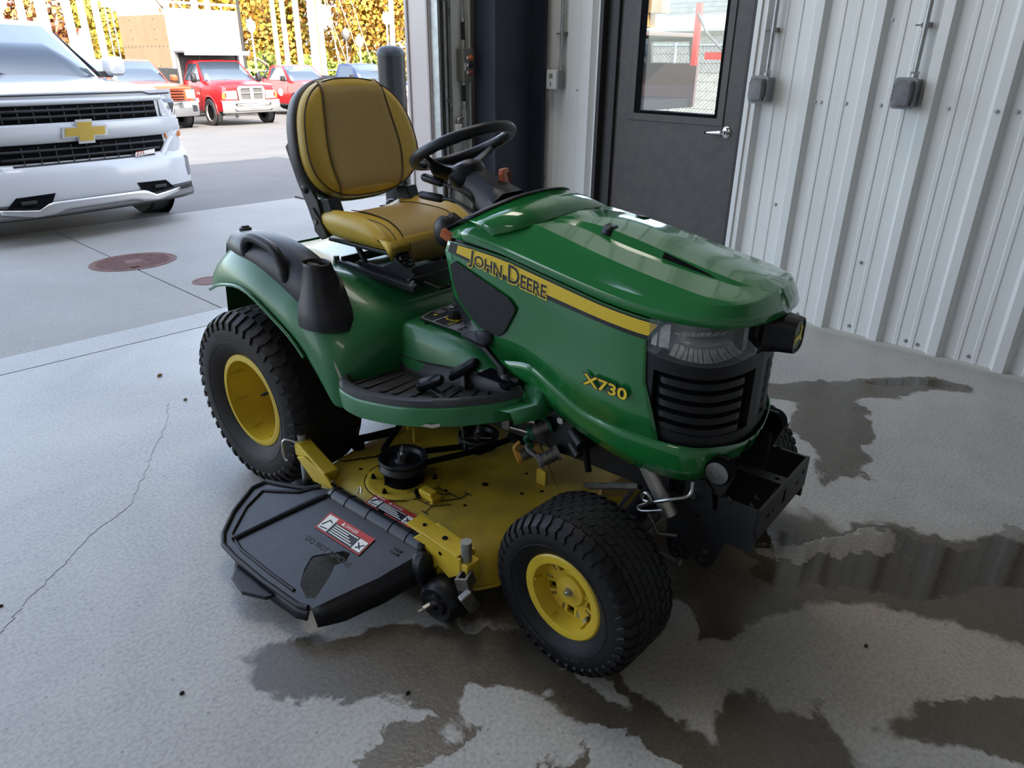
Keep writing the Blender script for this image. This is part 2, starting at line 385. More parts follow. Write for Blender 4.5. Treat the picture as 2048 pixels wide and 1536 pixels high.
# outer skin, opening wall, ceiling, other walls
tag(part('wall_outer', MB().box((4.27, -2.43, 3.1), (.06, 9.14, 6.4)).box((4.27, 3.75, 3.1), (.06, 1.0, 6.4)).box((4.27, 2.7, 4.2), (.06, 1.1, 4.2)), OUTM), kind='structure')
def slab(name, x0, x1, y0, y1, z0, z1, m): return tag(part(name, MB().box(((x0 + x1) / 2, (y0 + y1) / 2, (z0 + z1) / 2), (x1 - x0, y1 - y0, z1 - z0)), m), kind='structure')
slab('wall_bay_pier', 3.34, 4.24, 4.0, 4.24, 0, 6.2, OUTM)
slab('wall_bay_header', -9, 4.24, 4.0, 4.24, 4.5, 6.2, OUTM)
slab('wall_bay_mid_pier', -3.6, -2.7, 4.0, 4.24, 0, 4.5, OUTM)  # unseen bay left of this pier is opened to add fill light
slab('wall_left', -9.2, -9.0, -7, 4.24, 0, 6.2, CEILM)
slab('wall_front', -9, 4.06, -7.2, -7.0, 0, 6.2, CEILM)
slab('ceiling', -9, 4.24, -7, 4.0, 5.6, 6.2, CEILM)
# ---- bay jamb, door track, weather panel
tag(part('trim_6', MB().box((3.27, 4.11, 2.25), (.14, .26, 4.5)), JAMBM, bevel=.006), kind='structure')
tag(part('trim_7', MB().box((3.196, 4.20, 2.25), (.012, .012, 4.5)).box((3.2, 3.992, 2.25), (.02, .016, 4.5)), mat('jamb_edge', (.34, .30, .29), .5)), kind='structure')
tr = empty('door_track', (3.25, 3.93, 0)); tag(tr, 'galvanised vertical roller door track on the bay jamb', 'door track')
b = MB(); b.tube([(.02, -.02, 0), (.02, -.02, 4.4)], .012, 8); b.box((-.03, .02, 2.2), (.02, .09, 4.4)); part('guide_rail', b, GALV, tr, bevel=.002)
part('angle_iron', MB().box((.075, .03, 2.2), (.09, .006, 4.4)).box((.045, 0, 2.2), (.006, .06, 4.4)), GALV, tr)
part('rubber_seal', MB().box((-.005, .05, 2.2), (.03, .02, 4.4)), BLKM, tr)
for z in (.55, 1.16, 1.75): part('bracket_bolt', MB().cyl((.02, -.031, z), (.02, -.042, z), .011, n=6), DSTEEL, tr); part('bracket_plate', MB().box((.06, -.005, z), (.05, .006, .09)), GALV, tr, bevel=.002)
slab('wall_bay_panel', 3.34, 3.50, 3.93, 3.99, 0, 4.5, GREYG)
tag(part('trim_8', MB().box((3.475, 3.915, 2.25), (.012, .03, 4.5)), GREYG), kind='structure')
col = empty('steel_column', (3.78, 3.80, 0)); tag(col, 'dark navy painted wide steel column in the corner beside the bay opening', 'column')
part('flange', MB().box((-.255, 0, 2.8), (.022, .20, 5.6)), NAVY, col, bevel=.003); part('flange', MB().box((.22, 0, 2.8), (.022, .20, 5.6)), NAVY, col, bevel=.003)
part('web', MB().box((-.02, .03, 2.8), (.46, .016, 5.6)), NAVY, col); part('base_plate', MB().box((-.02, .0, .012), (.56, .24, .024)), NAVY, col, bevel=.003)
# ---- personnel door
slab('wall_door_lining_a', 4.05, 4.24, 2.145, 2.165, 0, 2.14, DOORF); slab('wall_door_lining_b', 4.05, 4.24, 3.205, 3.245, 0, 2.14, DOORF); slab('wall_door_lining_c', 4.05, 4.24, 2.145, 3.245, 2.12, 2.14, DOORF)
df = MB().box((4.03, 3.205, 1.07), (.10, .03, 2.14)).box((4.055, 3.15, 1.07), (.05, .09, 2.14)).box((4.06, 2.18, 1.07), (.04, .03, 2.14)).box((4.05, 2.7, 2.125), (.08, 1.04, .03))
tag(part('trim_9', df, DOORF, bevel=.003), kind='structure')
DY0, DY1, GY0, GY1, GZ0, GZ1 = 2.195, 3.105, 2.345, 2.95, 1.105, 1.98
dm = MB().plate([(DY0, .012), (DY1, .012), (DY1, 2.11), (DY0, 2.11)], [[(GY0, GZ0), (GY1, GZ0), (GY1, GZ1), (GY0, GZ1)]], lambda u, v, w: Vector((4.055 + w, u, v)), .045)
door = tag(part('door_1', dm, DOORM), kind='structure')
def ring(y0, y1, z0, z1, t, x, d): return MB().plate([(y0 - t, z0 - t), (y1 + t, z0 - t), (y1 + t, z1 + t), (y0 - t, z1 + t)], [[(y0, z0), (y1, z0), (y1, z1), (y0, z1)]], lambda u, v, w: Vector((x + w, u, v)), d)
part('glazing_frame', ring(GY0, GY1, GZ0, GZ1, .045, 4.047, .012), DOORM, door, bevel=.003)
part('glazing_bead', ring(GY0 + .016, GY1 - .016, GZ0 + .016, GZ1 - .016, .016, 4.046, .05), BLKD, door)
part('pane', MB().box((4.085, (GY0 + GY1) / 2, (GZ0 + GZ1) / 2), (.005, GY1 - GY0, GZ1 - GZ0)), PANE, door)
hd = part('door_handle', MB().lathe([(0, 0), (.034, 0), (.034, .006), (.030, .010), (.014, .014), (.012, .045), (0, .045)], (4.055, 2.275, 1.03), (-1, 0, 0), 28).tube([(4.02, 2.275, 1.03), (4.005, 2.285, 1.03), (4.002, 2.32, 1.029), (4.004, 2.37, 1.026), (4.012, 2.39, 1.024)], [.013, .013, .012, .011, .009], 12), CHROME, door, smooth=40)

# ---- fill lamps added on the ceiling, out of view, to brighten the interior
for k, (x, y, lab) in enumerate(((2.2, 2.9, 'added fill lamp on the ceiling nearest the ribbed wall'), (-6.8, -1.5, 'added fill lamp on the ceiling over the far left bay'))):
    t = empty('fill_lamp', (x, y, 5.44)); tag(t, lab, 'fill lamp', 'added fill lamps on the shop ceiling')
    part('housing', MB().box((0, 0, .09), (1.24, 2.5, .10)), PANELT, t, bevel=.01); part('diffuser', MB().box((0, 0, .035), (1.2, 2.42, .012)), mat('fill_diffuser', (1, .92, .80), .5, emit=.6), t)
    ld = bpy.data.lights.new('fill_lamp_light', 'AREA'); ld.shape = 'RECTANGLE'; ld.size = 1.2; ld.size_y = 2.42; ld.energy = FILL_W; ld.color = (1, .93, .83)
    lo = bpy.data.objects.new('fill_light', ld); COL.objects.link(lo); lo.parent = t; lo.location = (0, 0, .02)
# ================================================================ THE TRACTOR  (local axes: X forward, Y left, Z up, origin under the rear axle)
T = empty('lawn_tractor', (1.44, 2.294, 0), R(-84.5))
tag(T, 'green and yellow riding lawn tractor with a yellow mower deck parked on the shop floor', 'lawn tractor')
def mir(p): return (p[0], -p[1], p[2])
# ---- wheels
def tyre(W, Rr, rb, cols, nrow, lug, inner, ysign):
    """carcass + tread blocks; axle along Y, centre plane at 0; rb bead radius"""
    h = Rr - rb; hw = W / 2
    prof = [(rb - .004, -hw * .70), (rb + h * .06, -hw * .80), (rb + h * .30, -hw * .97), (rb + h * .52, -hw * 1.0), (rb + h * .74, -hw * .95), (rb + h * .88, -hw * .84), (rb + h * .945, -hw * .62), (rb + h * .965, -hw * .3), (rb + h * .97, 0)]
    prof = prof + [(r, -y) for r, y in prof[-2::-1]]
    pp = [(p.x, p.y) for p in cr([(r, y, 0) for r, y in prof], 40)]
    b = MB(); b.lathe([(r, y) for r, y in pp], (0, 0, 0), (0, 1, 0), 72)
    def rad(y):
        t = abs(y) / hw
        return Rr - h * (.012 + .02 * t * t + .13 * max(0, t - .62) ** 2 / .1444)
    def block(t0, t1, y0, y1, sk, hgt, y_in=.10):
        vs = []
        for q, e in ((-.008, 0), (hgt, 1)):
            for (t, y) in ((t0, y0), (t1, y0), (t1, y1), (t0, y1)):
                tm, ym = (t0 + t1) / 2, (y0 + y1) / 2
                if e: t = t + (tm - t) * .14; y = y + (ym - y) * y_in
                a = t + sk * (y - ym) / (hw)
                r = rad(y) + q
                vs.append((r * math.sin(a), y, r * math.cos(a)))
        b.add(vs, [(4, 5, 6, 7), (0, 1, 5, 4), (1, 2, 6, 5), (2, 3, 7, 6), (3, 0, 4, 7)])
    dt = 2 * math.pi / nrow; span = hw * .66
    for i in range(nrow):
        for c in range(cols):
            y0 = -span + 2 * span * c / cols; y1 = -span + 2 * span * (c + 1) / cols
            off = (c % 2) * .5; sk = (.16 if c % 2 else -.16)
            block((i + off + .07) * dt, (i + off + .93) * dt, y0 + .0022, y1 - .0022, sk, 0)
        for s in (-1, 1):   # shoulder lugs running down the sidewall
            for (ya, yb, ra, rb_) in ((.67, .86, 0, 0),):
                vs = []; t0, t1 = (i + (.25 if s > 0 else .1)) * dt, (i + (.80 if s > 0 else .65)) * dt
                st = [(.67, rad(hw * .67)), (.86, rad(hw * .86) - h * .01), (.965, rb + h * .80), (1.005, rb + h * .66)]
                for k, (yy, rr_) in enumerate(st):
                    wob = (.12 if k % 2 else -.08) * dt; nar = [1, .95, .85, .6][k]
                    tm = (t0 + t1) / 2 + wob; hf = (t1 - t0) / 2 * nar
                    for up in (0, 1):
                        for t in (tm - hf, tm + hf):
                            r = rr_ - (.01 if not up else -.001); y = s * (hw * yy + (.0015 if up and k > 1 else (-.006 if k > 1 else 0)))
                            vs.append((r * math.sin(t), y, r * math.cos(t)))
                fs = []
                for k in range(3):
                    o = k * 4; fs += [(o + 2, o + 3, o + 7, o + 6), (o, o + 2, o + 6, o + 4), (o + 1, o + 5, o + 7, o + 3)]
                fs += [(0, 1, 3, 2), (12, 14, 15, 13)]
                b.add(vs, fs)
    # raised ring on the sidewall
    for s in (-1, 1): b.lathe([(rb + h * .34, s * hw * .972), (rb + h * .35, s * (hw * .985 + .0015)), (rb + h * .365, s * (hw * .988 + .0015)), (rb + h * .375, s * hw * .985)], (0, 0, 0), (0, 1, 0), 72)
    return b
def side_text(name, body, r, y, ang, size, m, parent, flip=-1, rise=.0015):
    vs, fs = textmesh(body, size, spacing=1.1); w = max(v.x for v in vs)
    q = []
    for v in vs:
        a = ang - flip * (v.x - w / 2) / r; rr_ = r + v.y
        q.append((rr_ * math.cos(a), y, rr_ * math.sin(a)))
    return part(name, MB().add(q, fs), m, parent)
SLETT = mat('tyre_lettering', (.045, .043, .042), .6)
def rear_wheel(loc, s):
    """s=-1 right, 1 left (outer side at y = s)"""
    b = MB(); ro = .172
    # dished rim: outer flange, barrel, inner disc
    b.lathe([(.150, s * .118), (.160, s * .118), (.170, s * .115), (.173, s * .108), (.168, s * .098), (.156, s * .092)], (0, 0, 0), (0, 1, 0), 64)
    b.lathe([(.150, s * .118), (.149, s * .105), (.147, s * .06), (.140, s * .045), (.139, s * -.02), (.130, s * -.04), (.1275, s * -.055), (.08, s * -.062), (.06, s * -.055), (.055, s * -.04), (0, s * -.04)], (0, 0, 0), (0, 1, 0), 64)
    b.lathe([(.156, s * .092), (.150, s * .05), (.152, -s * .06), (.168, -s * .11), (.172, -s * .115)], (0, 0, 0), (0, 1, 0), 64)
    w = part('rear_wheel', b, YEL, T, smooth=35); w.location = loc
    ty = part('tyre', tyre(.288, .325, .166, 4, 42, .012, 0, s), RUBS, w, smooth=28)
    part('valve_stem', MB().cyl((.118, s * .10, .07), (.108, s * .125, .062), .006, n=10).cyl((.11, s * .122, .0635), (.106, s * .134, .0615), .004, n=8), BLKM, w)
    for k in range(5):
        t = R(72 * k + 10); c, sn = math.cos(t), math.sin(t)
        fn = frame_fn((.098 * c, s * -.0585, .098 * sn), (c, 0, sn), (-sn, 0, c), (0, s, 0))
        part('rim_slot', MB().prism(rrect(.05, .020, .008, 3), fn, .003), BLKD, w)
        part('slot_edge', MB().prism(rrect(.055, .006, .002, 2), lambda a, e, f=0, fn=fn: fn(a, e + .016, f), .006), STEEL, w)
        part('wheel_bolt', MB().cyl((.045 * math.cos(t + .6), s * -.042, .045 * math.sin(t + .6)), (.045 * math.cos(t + .6), s * -.026, .045 * math.sin(t + .6)), .009, n=6), DSTEEL, w)
    for k in range(8):   # ribs inside the barrel
        t = R(45 * k + 20); c, sn = math.cos(t), math.sin(t)
        part('barrel_rib', MB().box((.143 * c, s * .045, .143 * sn), (.004, .10, .004), Matrix.Rotation(-t, 3, 'Y')), YEL, w)
    if s < 0:
        side_text('sidewall_lettering', '26x12.00-12', .232, s * .1465, R(-12), .026, SLETT, w, flip=-1)
        side_text('sidewall_lettering', 'TURF', .245, s * .1455, R(115), .020, SLETT, w, flip=-1)
    return w
rear_wheel((0, -.385, .318), -1); rear_wheel((0, .385, .318), 1)
def front_wheel(loc, s, steer):
    b = MB()
    b.lathe([(.093, s * .082), (.102, s * .084), (.114, s * .084), (.119, s * .080), (.119, s * .072), (.110, s * .066)], (0, 0, 0), (0, 1, 0), 64)
    b.lathe([(.093, s * .082), (.090, s * .070), (.083, s * .045), (.081, s * .035)], (0, 0, 0), (0, 1, 0), 64)
    b.lathe([(.110, s * .066), (.100, s * .03), (.100, -s * .06), (.118, -s * .082)], (0, 0, 0), (0, 1, 0), 48)
    # disc with windows: five pairs of struts around the hub
    outer = [(.083 * math.cos(R(6 * k)), .083 * math.sin(R(6 * k))) for k in range(60)]
    holes = []
    for k in range(5):
        t = R(72 * k + 54); c, sn = math.cos(t), math.sin(t)
        poly = [(.053, -.0100), (.0775, -.0115), (.0785, .0115), (.053, .0100)]
        holes.append([(c * a - sn * e, sn * a + c * e) for a, e in poly])
        for sg in (-1, 1):
            poly = [(.056, sg * .0180), (.0775, sg * .0215), (.0755, sg * .0300), (.056, sg * .0255)]
            if sg > 0: poly = poly[::-1]
            holes.append([(c * a - sn * e, sn * a + c * e) for a, e in poly])
    b.plate(outer, holes, lambda u, v, w: Vector((u, s * (.040 - w), v)), .012)
    w = part('front_wheel', b, YEL, T, smooth=32); w.location = loc; w.rotation_euler = (0, 0, steer)
    part('hub_cap', MB().lathe([(.043, s * .040), (.043, s * .046), (.040, s * .050), (.018, s * .050), (.015, s * .052), (0, s * .052)], (0, 0, 0), (0, 1, 0), 48), YEL, w, smooth=40)
    part('hub_bolt', MB().lathe([(.012, s * .05), (.012, s * .053), (0, s * .053)], (0, 0, 0), (0, 1, 0), 20).cyl((0, s * .052, 0), (0, s * .062, 0), .0085, n=6).cyl((0, s * .06, 0), (0, s * .066, 0), .004, n=8), STEEL, w)
    part('tyre', tyre(.205, .222, .114, 6, 42, .008, 0, s), RUB, w, smooth=28)
    part('valve_stem', MB().cyl((.056, s * .038, -.058), (.060, s * .055, -.050), .0055, n=10), BLKM, w); part('valve_cap', MB().cyl((.060, s * .054, -.050), (.0615, s * .064, -.047), .0045, n=8), STEEL, w)
    part('backing', MB().lathe([(0, s * .012), (.098, s * .012)], (0, 0, 0), (0, 1, 0), 40), BLKM, w)
    for k in range(5):
        t = R(72 * k + 30); c, sn = math.cos(t), math.sin(t)
        part('barrel_rib', MB().box((.0865 * c, s * .06, .0865 * sn), (.005, .045, .0035), Matrix.Rotation(-t, 3, 'Y')), YEL, w)
    for k in range(5):
        for sg in (-1, 1):
            t = R(72 * k + 54); c, sn = math.cos(t), math.sin(t)
            fn = frame_fn((c * .0665 - sn * sg * .0237, s * .0345, sn * .0665 + c * sg * .0237), (c, 0, sn), (-sn, 0, c), (0, s, 0))
            part('machined_edge', MB().prism(rrect(.020, .0060, .0015, 2), fn, .004), STEEL, w)
    if s < 0:
        side_text('sidewall_lettering', '18x8.50-8', .150, s * .1035, R(-118), .019, SLETT, w, flip=-1)
        side_text('sidewall_lettering', 'TURF', .150, s * .1035, R(-70), .021, SLETT, w, flip=-1)
    return w
front_wheel((1.37, -.425, .214), -1, R(-3.5)); front_wheel((1.37, .425, .214), 1, R(-3.5))

# ---- rear body: fenders and seat deck in one moulding
A = [(-.25, -.445, .665), (-.13, -.465, .71), (.03, -.475, .728), (.19, -.475, .66), (.30, -.475, .597), (.39, -.475, .505), (.445, -.47, .425)]
Bq = [(-.262, -.435, .715), (-.15, -.45, .765), (.02, -.46, .775), (.17, -.462, .725), (.31, -.462, .665), (.44, -.46, .56), (.487, -.455, .425)]
Cq = [(-.255, -.385, .775), (-.14, -.41, .832), (.02, -.415, .835), (.17, -.415, .785), (.34, -.415, .725), (.478, -.415, .60), (.50, -.41, .44)]
Dq = [(-.245, -.30, .80), (-.13, -.315, .862), (.02, -.315, .865), (.17, -.32, .848), (.35, -.32, .785), (.515, -.335, .64), (.522, -.34, .46)]
Eq = [(-.24, -.25, .77), (-.13, -.26, .80), (.02, -.262, .795), (.18, -.265, .78), (.37, -.265, .755), (.533, -.27, .66), (.537, -.27, .47)]
Fq = [(-.24, 0, .765), (-.13, 0, .775), (.02, 0, .772), (.18, 0, .762), (.40, 0, .742), (.545, 0, .67), (.55, 0, .47)]
rows = [cr(q, 19) for q in (A, Bq, Cq, Dq, Eq, Fq)]
fd = part('fender_body', MB().grid(rows), GREENP, T, smooth=180, mirror=True, solid=.006, off=-1, sub=1)
# rolled lip flare under the tail
part('fender_lip', MB().tube([(p[0] - .004, p[1] - .004, p[2]) for p in rows[0][:-4]], .006, 8), GREENP, fd, smooth=60)
part('fender_lip', MB().tube([(p[0] - .004, -p[1] + .004, p[2]) for p in rows[0][:-4]], .006, 8), GREENP, fd, smooth=60)
tp = MB().grid([cr([(-.255, -.40, .50), (-.25, -.385, .77)], 6), cr([(-.285, -.25, .50), (-.265, -.24, .77)], 6), cr([(-.295, 0, .50), (-.27, 0, .765)], 6)])
part('rear_panel', tp, GREENP, T, smooth=180, mirror=True)
part('paint_chip', MB().prism([(0, -.038), (.006, -.03), (.006, .0), (-.004, .04), (-.008, .02)], frame_fn((.478, -.461, .55), (.35, .3, -.2), (-.45, .1, 1)), .001), mat('primer_grey', (.45, .42, .37), .7), fd)
# ---- black console with grab handle and cup holder on each fender
def console(s):
    out = [(-.19, -.395, .832), (-.08, -.425, .838), (.06, -.432, .815), (.17, -.434, .782), (.27, -.437, .742), (.33, -.43, .722), (.37, -.41, .715)]
    inn = [(-.185, -.30, .866), (-.08, -.305, .880), (.06, -.31, .878), (.17, -.315, .862), (.27, -.32, .832), (.34, -.325, .805), (.40, -.345, .765)]
    mid = [(a[0] * .5 + b_[0] * .5, a[1] * .5 + b_[1] * .5, max(a[2], b_[2]) + .003) for a, b_ in zip(out, inn)]
    rr_ = [cr([(p[0], p[1] + .004, p[2] - .03) for p in out], 22), cr(out, 22), cr([(a[0] * .8 + b_[0] * .2, a[1] * .8 + b_[1] * .2, (a[2] * .45 + b_[2] * .55) + .006) for a, b_ in zip(out, inn)], 22), cr(mid, 22), cr(inn, 22), cr([(p[0], p[1] - .002, p[2] - .04) for p in inn], 22)]
    rr_ = [[(p[0], p[1] * -s, p[2]) for p in r] for r in rr_]
    for r in rr_: r.insert(0, (r[0][0] - .012, r[0][1], r[0][2] - .035)); r.append((r[-1][0] + .012, r[-1][1], r[-1][2] - .035))
    c = part('side_console', MB().grid(rr_), BLK, T, smooth=50)
    y = -s
    hp = cr([(-.030, -.415, .825), (-.022, -.418, .862), (.005, -.42, .886), (.06, -.42, .888), (.135, -.42, .872), (.168, -.42, .848), (.190, -.42, .80), (.195, -.42, .775)], 24)
    part('grab_handle', MB().tube([(p[0], p[1] * -s, p[2]) for p in hp], [.019] * 3 + [.0165] * 18 + [.019] * 3, 12), BLK, c, smooth=60)
    # cup holder cone
    cx, cy = .30, -.375 * -s if s > 0 else -.375
    cy = .375 if s > 0 else -.375
    part('cup_holder', MB().grid([[(cx + .045 * max(0, r_ - .046) / .075 + r_ * math.cos(R(9 * k)) * 1.05, cy + r_ * math.sin(R(9 * k)) * .86, z_) for k in range(40)] for r_, z_ in ((.108, .66), (.104, .69), (.096, .712), (.084, .738), (.069, .775), (.056, .812), (.0495, .838), (.0485, .846), (.046, .849), (.0435, .846), (.041, .83), (.039, .75), (.001, .75))], cv=True), BLK, c, smooth=40)
    part('tray_recess', MB().prism(rrect(.075, .030, .008, 4), frame_fn((.06, cy - .02 if s < 0 else cy + .02, .868), (1, 0, -.12), (0, 1, .1)), .004), BLKD, c)
    part('vent_cap', MB().lathe([(.021, 0), (.021, .008), (.017, .012), (.015, .012), (.012, .018), (0, .018)], (-.155, -.335 if s < 0 else .335, .872), (0, 0, 1), 24), BLKM, c, smooth=40)
console(-1); console(1)
# ---- seat
def smooth_ring(n, hw, hh, e=2.6, sk=0.0):
    """superellipse outline in (y, z), wider below the middle"""
    p = []
    for k in range(n):
        t = 2 * math.pi * k / n; c, s_ = math.cos(t), math.sin(t)
        y = hw * math.copysign(abs(c) ** (2 / e), c); z = hh * math.copysign(abs(s_) ** (2 / e), s_)
        y *= 1 - sk * (z / hh) - .10 * max(0, -z / hh) ** 2
        p.append((y, z))
    return p
BT = R(12.5)   # backrest rake
def backpt(y, z, d):
    """y across, z up the backrest (0 = middle), d forward out of it"""
    o = Vector((.030, 0, 1.163)); u = Vector((-math.sin(BT), 0, math.cos(BT))); f = Vector((math.cos(BT), 0, math.sin(BT)))
    curve = -.16 * (y * y) * 0 + .55 * y * y
    return o + Vector((0, y, 0)) + u * z + f * (d + curve)
st = empty('seat_placeholder'); bpy.data.objects.remove(st)
def back_shell(hw, hh, layers, e, sk, n=56):
    b = MB(); rows = []
    for sc, d in layers: rows.append([backpt(y * sc, z * sc, d) for y, z in smooth_ring(n, hw, hh, e, sk)])
    b.grid(rows, cv=True)
    return b
bs = part('seat_backrest', back_shell(.250, .205, [(.05, -.075), (.6, -.073), (.9, -.060), (.985, -.035), (1.0, .005), (.97, .016), (.9, .018), (.1, .018)], 2.7, .13), SEATB, T, smooth=60)
part('backrest_cushion', back_shell(.240, .196, [(1.0, .014), (1.003, .03), (.985, .048), (.94, .062), (.85, .070), (.6, .070), (.3, .068), (.02, .067)], 2.7, .13), SEATY, bs, smooth=180)
# tan centre panel, slightly proud
cp = []
for k in range(17):
    z = -.184 + .368 * k / 16; w_ = .152 - .030 * (z / .19) - .014 * (max(0, -z) / .19) ** 2 * 4
    w_ = max(w_, .08)
    dd = .0715 - .028 * max(0, (abs(z) - .145) / .04) ** 2
    cp.append([backpt(w_ * (q / 8 - 1), z, dd - .004 * (abs(q / 8 - 1) > .99)) for q in range(17)])
part('centre_panel', MB().grid(cp), SEATT, bs, smooth=180, solid=.004, off=1)
for sg in (-1, 1):
    seam = [backpt(sg * max(.152 - .030 * (z / .19) - .014 * (max(0, -z) / .19) ** 2 * 4, .08), z, .0735 - .028 * max(0, (abs(z) - .145) / .04) ** 2) for z in [-.184 + .368 * k / 24 for k in range(25)]]
    part('seam', MB().tube(seam, .0016, 6), SEATB, bs)
part('piping', MB().tube([backpt(y * .975, z * .975, .054) for y, z in smooth_ring(60, .240, .196, 2.7, .13)], .0022, 6, closed=True), SEATB, bs)
bf = lambda a, c, d=0: backpt(a, c + .085, .0735 + d)
pl = part('logo_patch', MB().prism(rrect(.040, .044, .008, 4), bf, .0012), DKPR, bs)
DEER = [(-.46, -.10), (-.30, -.02), (-.12, .02), (.10, .02), (.20, .18), (.14, .34), (.02, .46), (.10, .44), (.20, .36), (.24, .48), (.28, .34), (.40, .24), (.32, .20), (.30, .02), (.34, -.16), (.50, -.30), (.44, -.34), (.26, -.22), (.12, -.20), (-.14, -.20), (-.28, -.26), (-.46, -.40), (-.52, -.36), (-.36, -.20)]
part('leaping_stag_mark', MB().prism([(u * .034 * -1, v * .034) for u, v in DEER][::-1], lambda a, c, d=0: bf(a, c, .0013 + d), .0006), mat('patch_thread', (.13, .12, .08), .6), bs)
# side hinge arms and knobs
for sg in (-1, 1):
    arm = [(-.045, 1.15), (-.02, 1.17), (.005, 1.13), (.05, 1.05), (.105, .985), (.118, .935), (.105, .885), (.07, .90), (.045, .96), (.0, 1.04)]
    part('hinge_arm', MB().prism(arm, lambda u, v, w, sg=sg: Vector((u, sg * (.198 + w), v)), .012), SEATB, T, bevel=.003)
    for (x, z) in ((.035, 1.070), (.055, 1.022)): part('hinge_knob', MB().lathe([(.0, .008), (.012, .008), (.016, .004), (.017, 0)], (x - .01, sg * .210, z), (0, sg, 0), 20), BLK, T, smooth=50)
    part('pivot_bolt', MB().cyl((.095, sg * .205, .92), (.095, sg * .222, .92), .010, n=8), DSTEEL, T)
    part('hinge_bracket', MB().prism([(.09, .99), (.15, 1.0), (.17, .95), (.15, .90), (.10, .90)], lambda u, v, w, sg=sg: Vector((u, sg * (.150 + w), v)), .05), BLK, T, bevel=.004)
# cushion
def cush(x, yq):
    """top height of the seat cushion"""
    t = (x - .085) / .37
    z = .926 + .020 * math.sin(t * 3.0 + .2) - .035 * max(0, t - .72) ** 2 / .0784
    z += (.030 * (1 - t * .72)) * max(0, abs(yq) - .35) ** 1.3 * 2.2
    return z
rows = []
nx, ny = 22, 22
for i in range(nx + 1):
    t = i / nx; x = .088 + .368 * t
    hw = .218 * (1 - .10 * (abs(t - .55) / .55) ** 3)
    r = []
    for j in range(ny + 1):
        q = -1 + 2 * j / ny; qq = math.copysign(abs(q) ** .9, q)
        fall = max(0, abs(q) - .86) / .14; ff = max(0, t - .90) / .10; fb = max(0, .06 - t) / .06
        z = cush(x, q) - .030 * fall ** 2 - .028 * ff ** 2 - .03 * fb ** 2
        r.append((x + .006 * ff, qq * hw * (1 + .015 * fall), z))
    rows.append(r)
cb = MB(); cb.grid(rows)
per = [rows[0][j] for j in range(ny + 1)] + [rows[i][ny] for i in range(1, nx + 1)] + [rows[nx][j] for j in range(ny - 1, -1, -1)] + [rows[i][0] for i in range(nx - 1, 0, -1)]
def low(p, f, z): return ((p[0] - .272) * f + .272, p[1] * f, z + .024 * (.48 - p[0]))
cb.grid([per, [(*low(p, 1.010, 0)[:2], max(p[2] - .022, .908)) for p in per], [low(p, .985, .893) for p in per], [low(p, .95, .874) for p in per], [low(p, .6, .872) for p in per]], cv=True)
sc = part('seat_cushion', cb, SEATY, T, smooth=180)
tanr = []
for i in range(nx + 1):
    if i < 4: continue
    x = rows[i][0][0]
    tanr.append([(x, (-.105 - .03 * (i / nx)) + 2 * (.105 + .03 * (i / nx)) * j / 12, 0) for j in range(13)])
def topz(x, y):
    t = (x - .088) / .368; hw = .218 * (1 - .10 * (abs(t - .55) / .55) ** 3); q = y / hw
    return cush(x, q) - .028 * (max(0, t - .90) / .10) ** 2
tanr = [[(x, y, topz(x, y) + .0025) for x, y, _ in r] for r in tanr]
tanr.append([(x + .0125, y * .99, z - .024) for x, y, z in tanr[-1]]); tanr.append([(x - .008, y, .890) for x, y, z in tanr[-1]])
part('cushion_panel', MB().grid(tanr), SEATT, sc, smooth=180)
for sg in (0, 12): part('seam', MB().tube([(p[0], p[1], p[2] + .001) for p in (r[sg] for r in tanr)], .0017, 6), SEATB, sc)
part('seam', MB().tube(cr([(.12, -.20, .965), (.22, -.19, .955), (.33, -.185, .955), (.41, -.187, .946), (.452, -.182, .915), (.452, -.178, .888)], 30), .0016, 6), SEATB, sc)
part('cushion_pan', MB().box((.28, 0, .857), (.34, .37, .014)), BLKM, sc, bevel=.004)
part('cushion_corner', MB().prism([(.085, .965), (.12, .93), (.155, .875), (.12, .86), (.085, .885)], lambda u, v, w: Vector((u - .004, -.218 + w, v)), .02), SEATB, sc, bevel=.004)
